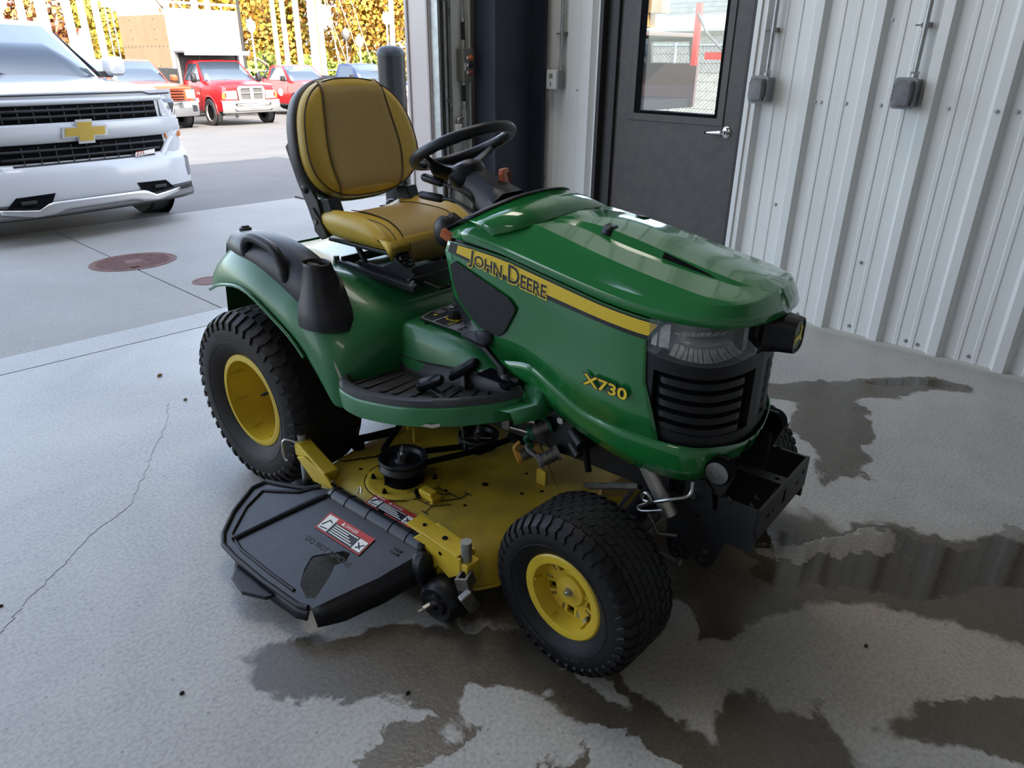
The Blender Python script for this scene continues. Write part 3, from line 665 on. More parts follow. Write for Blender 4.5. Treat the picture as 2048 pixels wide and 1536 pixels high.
# suspension under the seat
ss = part('suspension_base', MB().box((.34, -.185, .775), (.40, .022, .022), Matrix.Rotation(.05, 3, 'Y')).box((.34, .185, .775), (.40, .022, .022), Matrix.Rotation(.05, 3, 'Y')).box((.50, 0, .772), (.014, .36, .035)).box((.17, 0, .79), (.014, .36, .03)), BLKM, T, bevel=.003)
part('suspension_plate', MB().prism([(.22, .775), (.50, .755), (.51, .80), (.44, .835), (.36, .80), (.24, .80)], lambda u, v, w: Vector((u, -.165 + w, v)), .006), BLKM, ss)
part('suspension_plate', MB().prism([(.22, .775), (.50, .755), (.51, .80), (.44, .835), (.36, .80), (.24, .80)], lambda u, v, w: Vector((u, .160 + w, v)), .006), BLKM, ss)
part('front_panel', MB().box((.495, 0, .792), (.008, .30, .052), Matrix.Rotation(-.25, 3, 'Y')), BLKM, ss)
for sg in (-1, 1):
    part('scissor_arm', MB().tube([(.20, sg * .15, .862), (.225, sg * .152, .845), (.26, sg * .155, .80), (.275, sg * .157, .785)], .010, 8), BLKM, ss, smooth=60)
    part('scissor_arm', MB().tube([(.385, sg * .14, .862), (.41, sg * .142, .83), (.455, sg * .15, .785)], .011, 8), BLKM, ss, smooth=60)
    part('mount_bolt', MB().cyl((.53, sg * .188, .755), (.53, sg * .188, .79), .006, n=8).cyl((.53, sg * .188, .775), (.53, sg * .188, .781), .011, n=6), DSTEEL, ss)
    part('mount_bolt', MB().cyl((.15, sg * .188, .78), (.15, sg * .188, .806), .010, n=6), DSTEEL, ss)
    part('coil_spring', MB().tube([(.37 + .024 * math.cos(t * .5), sg * .065 + .024 * math.sin(t * .5), .775 + .0011 * t) for t in range(0, 76)], .0048, 7), DSTEEL if sg < 0 else BLKM, ss, smooth=60)
part('cross_rod', MB().cyl((.445, -.16, .842), (.445, .17, .850), .0055, n=8), DSTEEL, ss)
part('adjust_lever', MB().tube([(.50, -.12, .768), (.56, -.10, .752), (.565, -.06, .752), (.55, -.055, .760)], .005, 8), BLKM, ss)

# ---- steering column, wheel, levers, dash
SWC = Vector((.580, 0, 1.182)); tl = R(25); su = Vector((0, 1, 0)); sv = Vector((math.cos(tl), 0, math.sin(tl))); sn_ = Vector((-math.sin(tl), 0, math.cos(tl)))
def swp(a, c, d=0): return SWC + su * a + sv * c + sn_ * d
RIM = .156
rim = []
for k in range(96):
    t = 2 * math.pi * k / 96; rim.append(swp(RIM * math.cos(t), RIM * math.sin(t)))
rb_ = MB(); rings = []
for k in range(96):
    t = 2 * math.pi * k / 96; e = Vector(swp(math.cos(t), math.sin(t)) - SWC); ring_ = []
    for j in range(12):
        q = 2 * math.pi * j / 12; r_ = .0155 * (1 - (.10 * (1 + math.cos(k * 2 * math.pi / 4)) / 2 if (math.cos(q) < .3 and math.sin(q) < .2) else 0))
        ring_.append(rim[k] + e * (r_ * math.cos(q)) + sn_ * (r_ * 1.12 * math.sin(q)))
    rings.append(ring_)
rb_.grid(rings, cu=True, cv=True)
sw = part('steering_wheel', rb_, BLK, T, smooth=180)
hub = MB()
for (ya, yb) in ((1, 1), (-1, 1)):   # two broad side spokes sweeping to the hub
    pa = []
    for k in range(13):
        t = k / 12; y = ya * (RIM - .008) * (1 - t) + ya * .02 * t; x = -.015 - .055 * math.sin(t * math.pi * .5); d = -.004 - .055 * t ** .8
        w_ = .010 + .045 * t ** 1.4
        pa.append([swp(y, x - w_, d - .004), swp(y, x - w_ * .5, d + .006), swp(y, x + w_ * .6, d + .006), swp(y, x + w_, d - .004), swp(y, x, d - .016)])
    hub.grid(pa, cv=True)
pa = []
for k in range(9):
    t = k / 8; x = -(RIM - .006) * (1 - t) + -.02 * t; d = -.004 - .055 * t ** .8; w_ = .050 - .012 * t
    pa.append([swp(-w_, x, d - .004), swp(-w_ * .6, x, d + .006), swp(w_ * .6, x, d + .006), swp(w_, x, d - .004), swp(0, x, d - .014)])
hub.grid(pa, cv=True)
part('spokes', hub, BLK, sw, smooth=70)
part('steering_hub', MB().lathe([(0, -.045), (.038, -.046), (.055, -.055), (.060, -.075), (.050, -.10), (.036, -.125)], tuple(SWC + sv * -.02), tuple(sn_), 32), BLK, sw, smooth=60)
part('hub_badge', MB().lathe([(0, -.040), (.026, -.041), (.030, -.046)], tuple(SWC + sv * -.02), tuple(sn_), 28), BLKM, sw)
c0 = SWC + sv * -.02 - sn_ * .09; c1 = Vector((.755, 0, 1.02))
colr = []
for k in range(8):
    t = k / 7; c = c0.lerp(c1, t); hw = .040 + .035 * t ** 1.5; hh = .042 + .012 * t
    ax = (c1 - c0).normalized(); up = Vector((0, 1, 0)).cross(ax) * -1
    colr.append([c + Vector((0, hw * y, 0)) + up * (hh * z) for y, z in ((-1, -.6), (-1, .5), (-.6, 1), (.6, 1), (1, .5), (1, -.6), (.5, -1), (-.5, -1))])
part('steering_column', MB().grid(colr, cv=True), BLK, T, smooth=45)
def lever(pts, grip, name, m=BLKM):
    l_ = part(name, MB().tube(cr(pts, 14), .0055, 8), m, T, smooth=60)
    a, c = Vector(grip[0]), Vector(grip[1]); part('grip', MB().tube([a, a.lerp(c, .1), a.lerp(c, .5), a.lerp(c, .92), c], [.008, .0125, .013, .0125, .008], 12), BLK, l_, smooth=60)
lever([(.56, -.07, 1.078), (.63, -.065, 1.062), (.68, -.05, 1.03), (.735, -.04, .99)], [(.475, -.075, 1.090), (.56, -.07, 1.078)], 'throttle_lever')
lever([(.56, -.085, 1.035), (.62, -.08, 1.035), (.68, -.07, 1.01), (.735, -.06, .97)], [(.475, -.09, 1.038), (.57, -.084, 1.035)], 'lift_lever')
ol = part('pto_lever', MB().prism([(-.012, -.06), (.010, -.06), (.012, -.02), (.026, .0), (.028, .04), (.02, .055), (-.016, .055), (-.026, .04), (-.026, .0), (-.014, -.02)], frame_fn((.722, .045, 1.072), (.3, -.95, 0), (-.10, 0, 1)), .018), ORNG, T, bevel=.004)
for k in range(5): part('grip_rib', MB().box((.7145 + .0012 * k, .0545 - .0095 * k + .010, 1.094), (.004, .0035, .040)), mat('orange_rib_shadow', (.20, .045, .015), .6), ol)  # shadow of the grip ribs painted in as a darker orange
part('brake_tab', MB().prism([(-.022, -.012), (.022, -.012), (.026, .008), (-.018, .014)], frame_fn((.735, -.225, .975), (1, .2, -.5), (.3, -.2, 1)), .02), ORNG, T, bevel=.004)
# dash / firewall behind the hood
db = MB(); rws = []
for (x, hw, z0, z1) in ((.625, .10, .86, .94), (.66, .15, .82, .985), (.71, .19, .77, 1.008), (.80, .21, .66, 1.02), (.93, .215, .60, 1.02)):
    rws.append([(x, -hw, z0), (x, -hw, (z0 + z1) / 2), (x, -hw * .96, z1 - .03), (x, -hw * .7, z1), (x, 0, z1 + .012), (x, hw * .7, z1), (x, hw * .96, z1 - .03), (x, hw, (z0 + z1) / 2), (x, hw, z0)])
db.grid(rws); db.add([p for p in rws[0]], [tuple(range(9))])
dash = part('dash_tower', db, BLK, T, smooth=45)
part('switch_hood', MB().lathe([(0, .012), (.03, .01), (.038, 0), (.038, -.03)], (.655, -.155, .985), (-.6, -.5, .6), 24), BLKM, dash, smooth=50)
part('cup_visor', MB().sphere((.665, -.175, .965), .046, 10, (.8, .6, 1)), BLKM, dash, smooth=60)
# ---- hood: shell from longitudinal rails (right half, mirrored)
NR = 33
S1 = [(.765, -.247, .975), (.93, -.246, .960), (1.106, -.245, .928), (1.257, -.243, .899), (1.36, -.239, .886), (1.44, -.234, .883), (1.505, -.224, .883), (1.565, -.195, .885), (1.602, -.148, .886), (1.623, -.08, .887), (1.631, 0, .888)]
S2 = [(.80, -.222, 1.018), (.95, -.222, .990), (1.165, -.226, .950), (1.30, -.224, .930), (1.40, -.221, .923), (1.47, -.215, .922), (1.525, -.203, .924), (1.566, -.175, .926), (1.590, -.13, .928), (1.603, -.07, .930), (1.608, 0, .931)]
S3 = [(.84, -.178, 1.037), (.985, -.172, 1.034), (1.10, -.185, 1.017), (1.228, -.198, .994), (1.34, -.199, .973), (1.457, -.193, .952), (1.51, -.185, .944), (1.551, -.16, .940), (1.574, -.12, .939), (1.590, -.065, .941), (1.597, 0, .944)]
S4 = [(.88, -.10, 1.035), (1.0, -.10, 1.036), (1.13, -.105, 1.024), (1.24, -.108, 1.004), (1.34, -.105, .986), (1.43, -.10, .970), (1.49, -.098, .960), (1.53, -.09, .953), (1.553, -.075, .951), (1.570, -.05, .951), (1.578, 0, .953)]
S5 = [(.88, -.082, 1.036), (1.0, -.084, 1.039), (1.13, -.090, 1.040), (1.24, -.094, 1.025), (1.34, -.092, 1.003), (1.43, -.088, .983), (1.49, -.085, .970), (1.525, -.078, .961), (1.545, -.065, .957), (1.561, -.04, .956), (1.570, 0, .957)]
S6 = [(.88, 0, 1.040), (1.0, 0, 1.045), (1.13, 0, 1.049), (1.24, 0, 1.035), (1.34, 0, 1.013), (1.43, 0, .992), (1.47, 0, .983), (1.505, 0, .974), (1.525, 0, .969), (1.543, 0, .964), (1.555, 0, .960)]
rl = [[Vector(p) for p in q] for q in (S1, S2, S3, S4, S5, S6)]
def refine(P, k=4):
    """Catmull-Rom with a fixed number of steps per control span, so rails stay matched"""
    ext = [P[0] * 2 - P[1]] + P + [P[-1] * 2 - P[-2]]; out = []
    for i in range(1, len(ext) - 2):
        a, b_, c, d = ext[i - 1:i + 3]
        for s_ in range(k):
            t = s_ / k; out.append(.5 * ((2 * b_) + (c - a) * t + (2 * a - 5 * b_ + 4 * c - d) * t * t + (3 * b_ - a - 3 * c + d) * t ** 3))
    return out + [P[-1]]
rl = [refine(q) for q in rl]
def blend(a, c, t): return [p.lerp(q, t) for p, q in zip(a, c)]
def puff(row, d): return [p + Vector((0, -d[0], d[1])) for p in row]
full = [rl[0], puff(blend(rl[0], rl[1], .5), (.004, .002)), rl[1], puff(blend(rl[1], rl[2], .28), (.001, .003)), puff(blend(rl[1], rl[2], .7), (0, .002)), rl[2], blend(rl[2], rl[3], .5), rl[3], blend(rl[3], rl[4], .5), rl[4], blend(rl[4], rl[5], .5), rl[5]]
hood = part('hood', MB().grid(full), GREEN, T, smooth=16, mirror=True, solid=.004, off=-1)
for f_ in hood.data.polygons: f_.use_smooth = True
# under-lip return
lipi = [Vector((p.x - .018, p.y * .94, p.z + .004)) for p in rl[0]]
part('hood_lip_return', MB().grid([rl[0], lipi]), GREEN, hood, mirror=True)
# air slots beside the raised centre panel, and the dark scoop insert at its rear
def on(i, j, t, k): return full[i][k].lerp(full[j][k], t)
for sg in (1, -1):
    sl = []
    for k in range(16, 24):
        w_ = .62 * (1 - (k - 16) / 7.5) ** .7 if k < 23 else .02
        a, c = full[7][k].lerp(full[9][k], .12), full[7][k].lerp(full[9][k], .12 + .8 * max(w_, .05) / .62 * .9)
        sl.append([Vector((p.x, p.y * sg, p.z)) + Vector((0, -.0016 * sg, .0016)) for p in (a, c)])
    part('air_slot', MB().grid(sl), BLKD, hood, solid=.001)
    sl = [[Vector((p.x, p.y * sg, p.z + .0012)) for p in (full[7][k].lerp(full[8][k], .2), full[8][k], full[9][k], full[10][k].lerp(full[9][k], .4))] for k in (9, 10)]
    part('scoop_insert', MB().grid(sl), BLK, hood, smooth=60, solid=.002, off=1)
# raised cowl visor at the back of the hood
ce = [(.815, -.232, 1.028), (.845, -.195, 1.050), (.87, -.15, 1.068), (.885, -.09, 1.081), (.89, 0, 1.086)]
cf = [(.90, -.234, 1.000), (.955, -.212, 1.018), (.99, -.18, 1.0335), (1.005, -.10, 1.041), (1.01, 0, 1.048)]
ci = [(.70, -.215, .985), (.73, -.18, 1.005), (.76, -.14, 1.020), (.78, -.08, 1.032), (.785, 0, 1.038)]
cw = part('cowl', MB().grid([cr(ce, 12), cr([tuple((Vector(a) * .55 + Vector(c) * .45) + Vector((0, 0, .004))) for a, c in zip(ce, cf)], 12), cr(cf, 12)]), GREEN, T, smooth=22, mirror=True, solid=.006, off=-1)
part('cowl_trim', MB().grid([cr(ci, 12), cr([(p[0] - .02, p[1], p[2] + .001) for p in ce], 12), cr([(p[0] + .004, p[1], p[2] + .004) for p in ce], 12)]), BLK, cw, smooth=60, mirror=True, solid=.004, off=-1)
# shoulder cap closing hood to dash
cap = MB().grid([cr([(.75, -.248, .955), (.765, -.247, .975), (.785, -.236, 1.003), (.80, -.222, 1.018), (.815, -.222, 1.03)], 10), cr([(.72, -.215, .93), (.715, -.214, .955), (.715, -.21, .975), (.72, -.205, .985), (.74, -.20, 1.0)], 10)])
part('hood_rear_edge', cap, GREEN, hood, smooth=180, mirror=True)
# ---- side panels
P3 = [(.752, -.249, .965), (.93, -.248, .955), (1.106, -.247, .924), (1.257, -.245, .895), (1.36, -.241, .882), (1.432, -.236, .878)]
P2 = [(.742, -.252, .935), (.93, -.252, .897), (1.108, -.252, .866), (1.261, -.250, .842), (1.345, -.245, .830), (1.392, -.241, .826)]
P1 = [(.770, -.250, .81), (.95, -.250, .79), (1.11, -.250, .76), (1.25, -.250, .735), (1.34, -.248, .725), (1.400, -.243, .72)]
P0 = [(.940, -.252, .655), (1.05, -.256, .676), (1.13, -.259, .650), (1.235, -.262, .604), (1.35, -.262, .588), (1.455, -.252, .583)]
def rail6(q): return refine([Vector(p) for p in q], 5)
sp = [rail6(q) for q in (P3, P2, P1, P0)]
def surf(u, v, off=0.0):
    """point on the right side panel: u 0..1 rear->front, v 0..1 decal bottom -> decal top"""
    n = len(sp[0]) - 1; x = min(max(u, 0), .9999) * n; i = int(x); t = x - i
    a = sp[1][i].lerp(sp[1][i + 1], t); c = sp[0][i].lerp(sp[0][i + 1], t); p = a.lerp(c, v); return p + Vector((0, -off, 0))
for sg, nm in ((1, 'right'), (-1, 'left')):
    rws = [sp[0], blend(sp[0], sp[1], .5), sp[1], blend(sp[1], sp[2], .5), sp[2], puff(blend(sp[2], sp[3], .5), (-.002, 0)), sp[3]]
    pnl = part('side_panel', MB().grid([[Vector((p.x, p.y * sg, p.z)) for p in r] for r in rws]), GREEN, T, smooth=40, solid=.004, off=-1)
    # lower skirt sweeping round under the grille
    k1 = [(.940, -.252, .655), (1.05, -.256, .676), (1.13, -.259, .650), (1.235, -.262, .604), (1.35, -.262, .588), (1.455, -.252, .583), (1.53, -.227, .580), (1.575, -.16, .570), (1.598, -.07, .553), (1.603, 0, .547)]
    k0 = [(1.03, -.236, .597), (1.06, -.238, .586), (1.10, -.240, .570), (1.215, -.240, .521), (1.345, -.238, .487), (1.44, -.230, .476), (1.525, -.205, .476), (1.568, -.145, .488), (1.585, -.07, .497), (1.59, 0, .497)]
    k1, k0 = refine([Vector(p) for p in k1], 4), refine([Vector(p) for p in k0], 4)
    sk = [k1, puff(blend(k1, k0, .3), (.003, 0)), puff(blend(k1, k0, .65), (.003, 0)), k0]
    part('lower_skirt', MB().grid([[Vector((p.x, p.y * sg, p.z)) for p in r] for r in sk]), GREEN, pnl, smooth=40, solid=.004, off=-1)
    part('skirt_seam', MB().tube([(p.x + .001, (p.y - .001) * sg, p.z) for p in [r[34] for r in sk]], .0016, 6), BLKD, pnl)
    # black mesh screen
    ms = [(.766, .902), (.784, .914), (.98, .848), (1.004, .826), (1.004, .815), (.965, .745), (.945, .728), (.868, .742), (.80, .80), (.775, .85)]
    sc_ = part('mesh_screen', MB().prism(ms, lambda u, v, w, sg=sg: Vector((u, sg * (-.2545 - w), v)), .004), BLK, pnl, bevel=.0015)
    dots = MB()
    for i in range(60):
        for j in range(46):
            x, z = .766 + .0041 * i + .002 * (j % 2), .730 + .0041 * j
            ins = False; m_ = len(ms)
            for q in range(m_):
                (x1, z1), (x2, z2) = ms[q], ms[(q + 1) % m_]
                if (z1 > z) != (z2 > z) and x < (x2 - x1) * (z - z1) / (z2 - z1) + x1: ins = not ins
            if not ins or min(((x - (x1 + t * (x2 - x1))) ** 2 + (z - (z1 + t * (z2 - z1))) ** 2) ** .5 for (x1, z1), (x2, z2) in zip(ms, ms[1:] + ms[:1]) for t in (0, .2, .4, .6, .8)) < .007: continue
            h_ = .0011; dots.add([(x - h_, sg * -.2588, z), (x, sg * -.2588, z - h_), (x + h_, sg * -.2588, z), (x, sg * -.2588, z + h_)], [(0, 1, 2, 3)])
    tag(part('screen_perforations', dots, mat('mesh_highlight', (.055, .055, .06), .5), sc_), kind='stuff')
    # decal stripe
    us = [.012 + .976 * k / 40 for k in range(41)]
    dk = [[Vector((q.x, q.y * sg, q.z)) for q in (surf(u, v, .0012) for v in (.06, .5, .95))] for u in us]
    dec = part('stripe_decal', MB().grid(dk), DKPR, pnl, solid=.0004)
    dy = [[Vector((q.x, q.y * sg, q.z)) for q in (surf(u, .26 + .60 * v, .0019) for v in (0, .5, 1))] for u in [.045 + .925 * k / 40 for k in range(41)]]
    part('yellow_stripe', MB().grid(dy), YDEC, dec)
    for j in range(5):
        v0 = .33 + .105 * j
        part('pinstripe', MB().grid([[Vector((q.x, q.y * sg, q.z)) for q in (surf(u, v0, .0023), surf(u, v0 + .03, .0023))] for u in [.05 + .915 * k / 30 for k in range(31)]]), YSTR, dec)
    for off_, m_, lift in ((.060, YDEC, .0027), (.016, DKPR, .0032)):
        vs, fs = textmesh('John Deere', 1.0, offset=off_, small_caps=True, spacing=.98); wd = 6.05
        wd = max(v.x for v in textmesh('John Deere', 1.0, small_caps=True, spacing=.98)[0])
        q = []
        for v in vs:
            a = v.x / wd
            if sg < 0: a = 1 - a
            uu = .100 + .292 * a
            p = surf(uu, .06 + .80 * v.y / .72, lift); q.append((p.x, p.y * sg, p.z))
        part('maker_lettering', MB().add(q, fs), m_, dec)
    # model number
    o_ = Vector((1.236, -.2575, .676)); uu = Vector((1, 0, -.07)).normalized(); vv = Vector((.02, 0, 1)).normalized()
    for off_, m_, lift in ((.0034, DKPR, .001), (.0009, YDEC, .0022)):
        vs, fs = textmesh('X730', .046, offset=off_, spacing=1.0); wd = .140
        k_ = .128 / max(v.x for v in vs)
        q = [o_ + uu * ((v.x * k_) if sg > 0 else .128 - v.x * k_) + vv * (v.y * .92) + Vector((0, -lift - .0035, 0)) for v in vs]
        part('model_number', MB().add([Vector((p.x, p.y * sg, p.z)) for p in q], fs), m_, pnl)
# ---- grille
GP = refine([Vector((x, y, 0)) for x, y in ((1.388, -.238), (1.43, -.240), (1.49, -.231), (1.537, -.203), (1.565, -.155), (1.583, -.085), (1.590, 0))], 6)   # plan curve, outer -> centre
NG = len(GP) - 1
def gp(t, inset=0.0):
    x = min(max(t, 0), .9999) * NG; i = int(x); f = x - i; p = GP[i].lerp(GP[i + 1], f); d = (GP[i + 1] - GP[i]).normalized(); n_ = Vector((d.y, -d.x, 0))
    if n_.x < 0 and n_.y > 0: n_ = -n_
    n_ = Vector((abs(d.y), -abs(d.x), 0))
    return p - n_ * inset
def zb(t): return .586 - .037 * t ** 1.5          # bottom edge
def zt(t): return .800 - .018 * t                  # top edge under the lamps
gr = MB(); ts = [k / 36 for k in range(37)]
def band(b_, ta, tb, za, zb_, inset, n=14, sg=1):
    rows_ = []
    for k in range(n + 1):
        t = ta + (tb - ta) * k / n; p = gp(t, inset); rows_.append([Vector((p.x, p.y * sg, za(t))), Vector((p.x, p.y * sg, zb_(t)))])
    b_.grid(rows_)
ZA, ZB, TA, TB = (lambda t: zb(t) + .030), (lambda t: zt(t) - .038), .12, .93
for sg in (1, -1):
    band(gr, 0, 1, zb, ZA, 0, 36, sg); band(gr, 0, 1, ZB, zt, 0, 36, sg); band(gr, 0, TA, ZA, ZB, 0, 6, sg); band(gr, TB, 1, ZA, ZB, 0, 6, sg)
    # returns into the recess
    for (t0, t1, za) in ((TA, TB, ZA), (TA, TB, ZB)):
        gr.grid([[Vector((p.x, p.y * sg, za(t))) for p in (gp(t, 0), gp(t, .03))] for t in [t0 + (t1 - t0) * k / 20 for k in range(21)]])
    for t in (TA, TB): gr.grid([[Vector((p.x, p.y * sg, z)) for z in (ZA(t), ZB(t))] for p in (gp(t, 0), gp(t, .03))])
    # panel behind and beside the lamps
    band(gr, .90, 1, zt, lambda t: .886, .004, 4, sg); band(gr, 0, 1, zt, lambda t: .90, .050, 20, sg)
    gr.grid([[Vector((p.x, p.y * sg, zt(t))) for p in (gp(t, 0), gp(t, .05))] for t in ts])
grille = part('grille', gr, BLK, T, smooth=30)
bk = MB()
for sg in (1, -1): band(bk, TA - .03, TB + .02, lambda t: zb(t) + .01, lambda t: zt(t) - .01, .034, 20, sg)
part('grille_backing', bk, BLKD, grille)
for sg in (1, -1):
    for j in range(5):
        rows_ = []
        for k in range(25):
            t = TA + .02 + (TB - TA - .05) * k / 24; h0 = ZA(t) - .006 + (ZB(t) - ZA(t)) * (j + .02) / 5; hh = (ZB(t) - ZA(t)) / 5
            ends = .014 * max(0, 1 - min(k, 24 - k) / 2.0)
            rows_.append([Vector((p.x, p.y * sg, z)) for p, z in ((gp(t, .028), h0 + hh * .42), (gp(t, .002 + ends), h0 + hh * .22), (gp(t, .004 + ends), h0 + hh * .74), (gp(t, .028), h0 + hh * .92))])
        part('louvre', MB().grid(rows_), BLK, grille, smooth=35)
# ---- lamps: clear lens, bright reflector, chrome ribs
REFL = mat('lamp_reflector', (.92, .92, .90), .2, .0, col2=(.70, .70, .69), scale=60, coat=.5)
LAMPD = mat('lamp_dark', (.42, .42, .42), .2, .2)
for sg in (1, -1):
    ta, tb = .03, .895
    zl0 = lambda t: zt(t) + .004 - .010 * math.sin(min(1, t / .9) * math.pi); zl1 = lambda t: .886
    lb = MB(); band(lb, ta, tb, zl0, zl1, .045, 24, sg); lb.grid([[Vector((p.x, p.y * sg, zl0(t))) for p in (gp(t, .001), gp(t, .045))] for t in [ta + (tb - ta) * k / 24 for k in range(25)]])
    lamp = part('headlamp', lb, LAMPD, T, smooth=40)
    ll = MB(); band(ll, ta, tb, zl0, zl1, -.003, 24, sg)
    part('lens', ll, LENS, lamp, smooth=60)
    # reflector bowl: stepped facets
    rb2 = MB()
    for (t0, t1, zc, hh) in ((.22, .80, .832, .040),):
        N_ = 14
        for k in range(N_):
            a0, a1 = t0 + (t1 - t0) * k / N_, t0 + (t1 - t0) * (k + .86) / N_
            for up in (1, -1):
                e = lambda t: hh * (1 - .25 * (2 * (t - t0) / (t1 - t0) - 1) ** 2)
                rb2.grid([[Vector((p.x, p.y * sg, z)) for p, z in ((gp(t, .040), zc + up * e(t) * .35), (gp(t, .024 + .004 * (k % 2)), zc + up * e(t) * .72), (gp(t, .006), zc + up * e(t) * .98))] for t in (a0, a1)])
    part('reflector_facets', rb2, REFL, lamp)
    part('bulb_bar', MB().tube([Vector((gp(t, .030).x, gp(t, .030).y * sg, .832)) for t in [.3 + .4 * k / 8 for k in range(9)]], .012, 8), LAMPD, lamp, smooth=60)
    for (t0, t1, z0, z1, m_) in ((.05, .11, .818, .872, LAMPD), (.125, .20, .815, .872, REFL), (.81, .875, .80, .870, REFL)):
        part('side_reflector', MB().grid([[Vector((p.x, p.y * sg, z)) for z in (z0, z1)] for p in (gp(t0, .012), gp(t1, .020))]), m_, lamp, solid=.003)
    for k in range(7): 
        t = .05 + .06 * k / 7; p = gp(t, .010); part('lens_flute', MB().box((p.x, p.y * sg, .842), (.0016, .0016, .052)), REFL, lamp)
# ---- nose badge
bfn = lambda a, c, d=0: Vector((1.614 + d, a, .838 + c))
bdy = MB().grid([[bfn(a * s_, c * s_, d) for a, c in rrect(.072, .084, .026, 6)] for s_, d in ((1.30, -.02), (1.12, .012), (1.03, .045), (1.0, .05), (.86, .05), (.84, .046), (.01, .046))], cv=True)
bd = part('nose_badge', bdy, BLK, T, smooth=45)
part('badge_field', MB().prism([(a * .82, c * .82) for a, c in rrect(.072, .084, .026, 6)], lambda a, c, d=0: bfn(a, c, .0465 + d), .001), mat('badge_green', (.02, .10, .03), .3), bd)
part('leaping_stag_mark', MB().prism([(u * .058, v * .058) for u, v in DEER], lambda a, c, d=0: bfn(a, c, .048 + d), .001), YDEC, bd)
# ---- tunnel between the footboards, with the control panel
def hwid(x): return .235 if x < .8 else .235 + .03 * (x - .8)
rws = []
for x, zt_, zb_ in ((.49, .655, .50), (.53, .675, .51), (.60, .672, .515), (.75, .664, .52), (.86, .652, .53), (.95, .60, .545), (1.06, .585, .55)):
    w_ = hwid(x)
    rws.append([(x, -w_ - .035, zb_), (x, -w_ - .016, zt_ - .03), (x, -w_ + .004, zt_ - .006), (x, -w_ + .03, zt_), (x, 0, zt_ + .002)])
tn = part('tunnel_cover', MB().grid(rws), GREENP, T, smooth=60, mirror=True, solid=.004, sub=1)
cfn = lambda a, c, d=0: Vector((.545 + a, -.200 + c, .679 - .033 * a + d))
pn = part('control_panel', MB().prism([(0, .05), (.02, 0), (.20, 0), (.215, .02), (.215, .20), (0, .20)], cfn, .0016), DKPR, tn)
part('panel_border', MB().plate([(.006, .052), (.023, .006), (.198, .006), (.209, .022), (.209, .19), (.006, .19)], [[(.008, .053), (.024, .008), (.197, .008), (.207, .023), (.207, .188), (.008, .188)]], lambda a, c, d=0: cfn(a, c, .002 + d), .0003), WHT, pn)
for (a, c, l_, w_, m_) in ((.07, .01, .003, .09, WHT), (.16, .01, .003, .08, WHT), (.12, .02, .004, .05, mat('green_print', (.10, .30, .05), .5)), (.127, .02, .003, .05, YDEC), (.19, .02, .003, .06, WHT), (.03, .05, .012, .012, YDEC), (.06, .12, .003, .07, ORNG), (.10, .14, .003, .05, ORNG)):
    part('panel_marking', MB().prism([(a, c), (a + l_, c), (a + l_, c + w_), (a, c + w_)], lambda p, q, d=0: cfn(p, q, .002 + d), .0003), m_, pn)
for k in range(14):
    a, c = .14 + .0052 * (k % 7), .012 + .055 * (k // 7); part('panel_print', MB().prism([(a, c), (a + .0018, c), (a + .0018, c + .030 + .012 * ((k * 7) % 3)), (a, c + .030 + .012 * ((k * 7) % 3))], lambda p, q, d=0: cfn(p, q, .002 + d), .0003), WHT, pn)
for k in range(10):
    a, c = .016 + .0052 * (k % 5), .070 + .05 * (k // 5); part('panel_print', MB().prism([(a, c), (a + .0016, c), (a + .0016, c + .034), (a, c + .034)], lambda p, q, d=0: cfn(p, q, .002 + d), .0003), WHT, pn)
kc = cfn(.098, .085)
part('dial_ring', MB().lathe([(.034, .0018), (.034, .0026), (.027, .0026), (.027, .0018)], tuple(kc), (0, 0, 1), 40), YDEC, pn)
for k in range(12):
    t = R(30 * k); part('dial_tick', MB().box((kc.x + .0305 * math.cos(t), kc.y + .0305 * math.sin(t), kc.z + .003), (.008, .0022, .0006), Matrix.Rotation(t, 3, 'Z')), DKPR, pn)
kn = MB()
for k, (z, s_) in enumerate(((0, 1), (.018, .96), (.026, .90), (.028, .7), (.028, .02))):
    kn.v += [tuple(kc + Vector((s_ * (.026 if i % 2 else .0235) * math.cos(2 * math.pi * i / 16), s_ * (.026 if i % 2 else .0235) * math.sin(2 * math.pi * i / 16), .004 + z))) for i in range(16)]
kn.f = [(k * 16 + i, k * 16 + (i + 1) % 16, (k + 1) * 16 + (i + 1) % 16, (k + 1) * 16 + i) for k in range(4) for i in range(16)]
part('height_dial', kn, BLK, pn, smooth=35); part('dial_pointer', MB().box(tuple(kc + Vector((-.018, 0, .033))), (.018, .004, .002)), WHT, pn)
part('panel_hole', MB().lathe([(0, .0006), (.006, .0006)], (.60, -.205, .672), (0, 0, 1), 14), BLKD, tn)
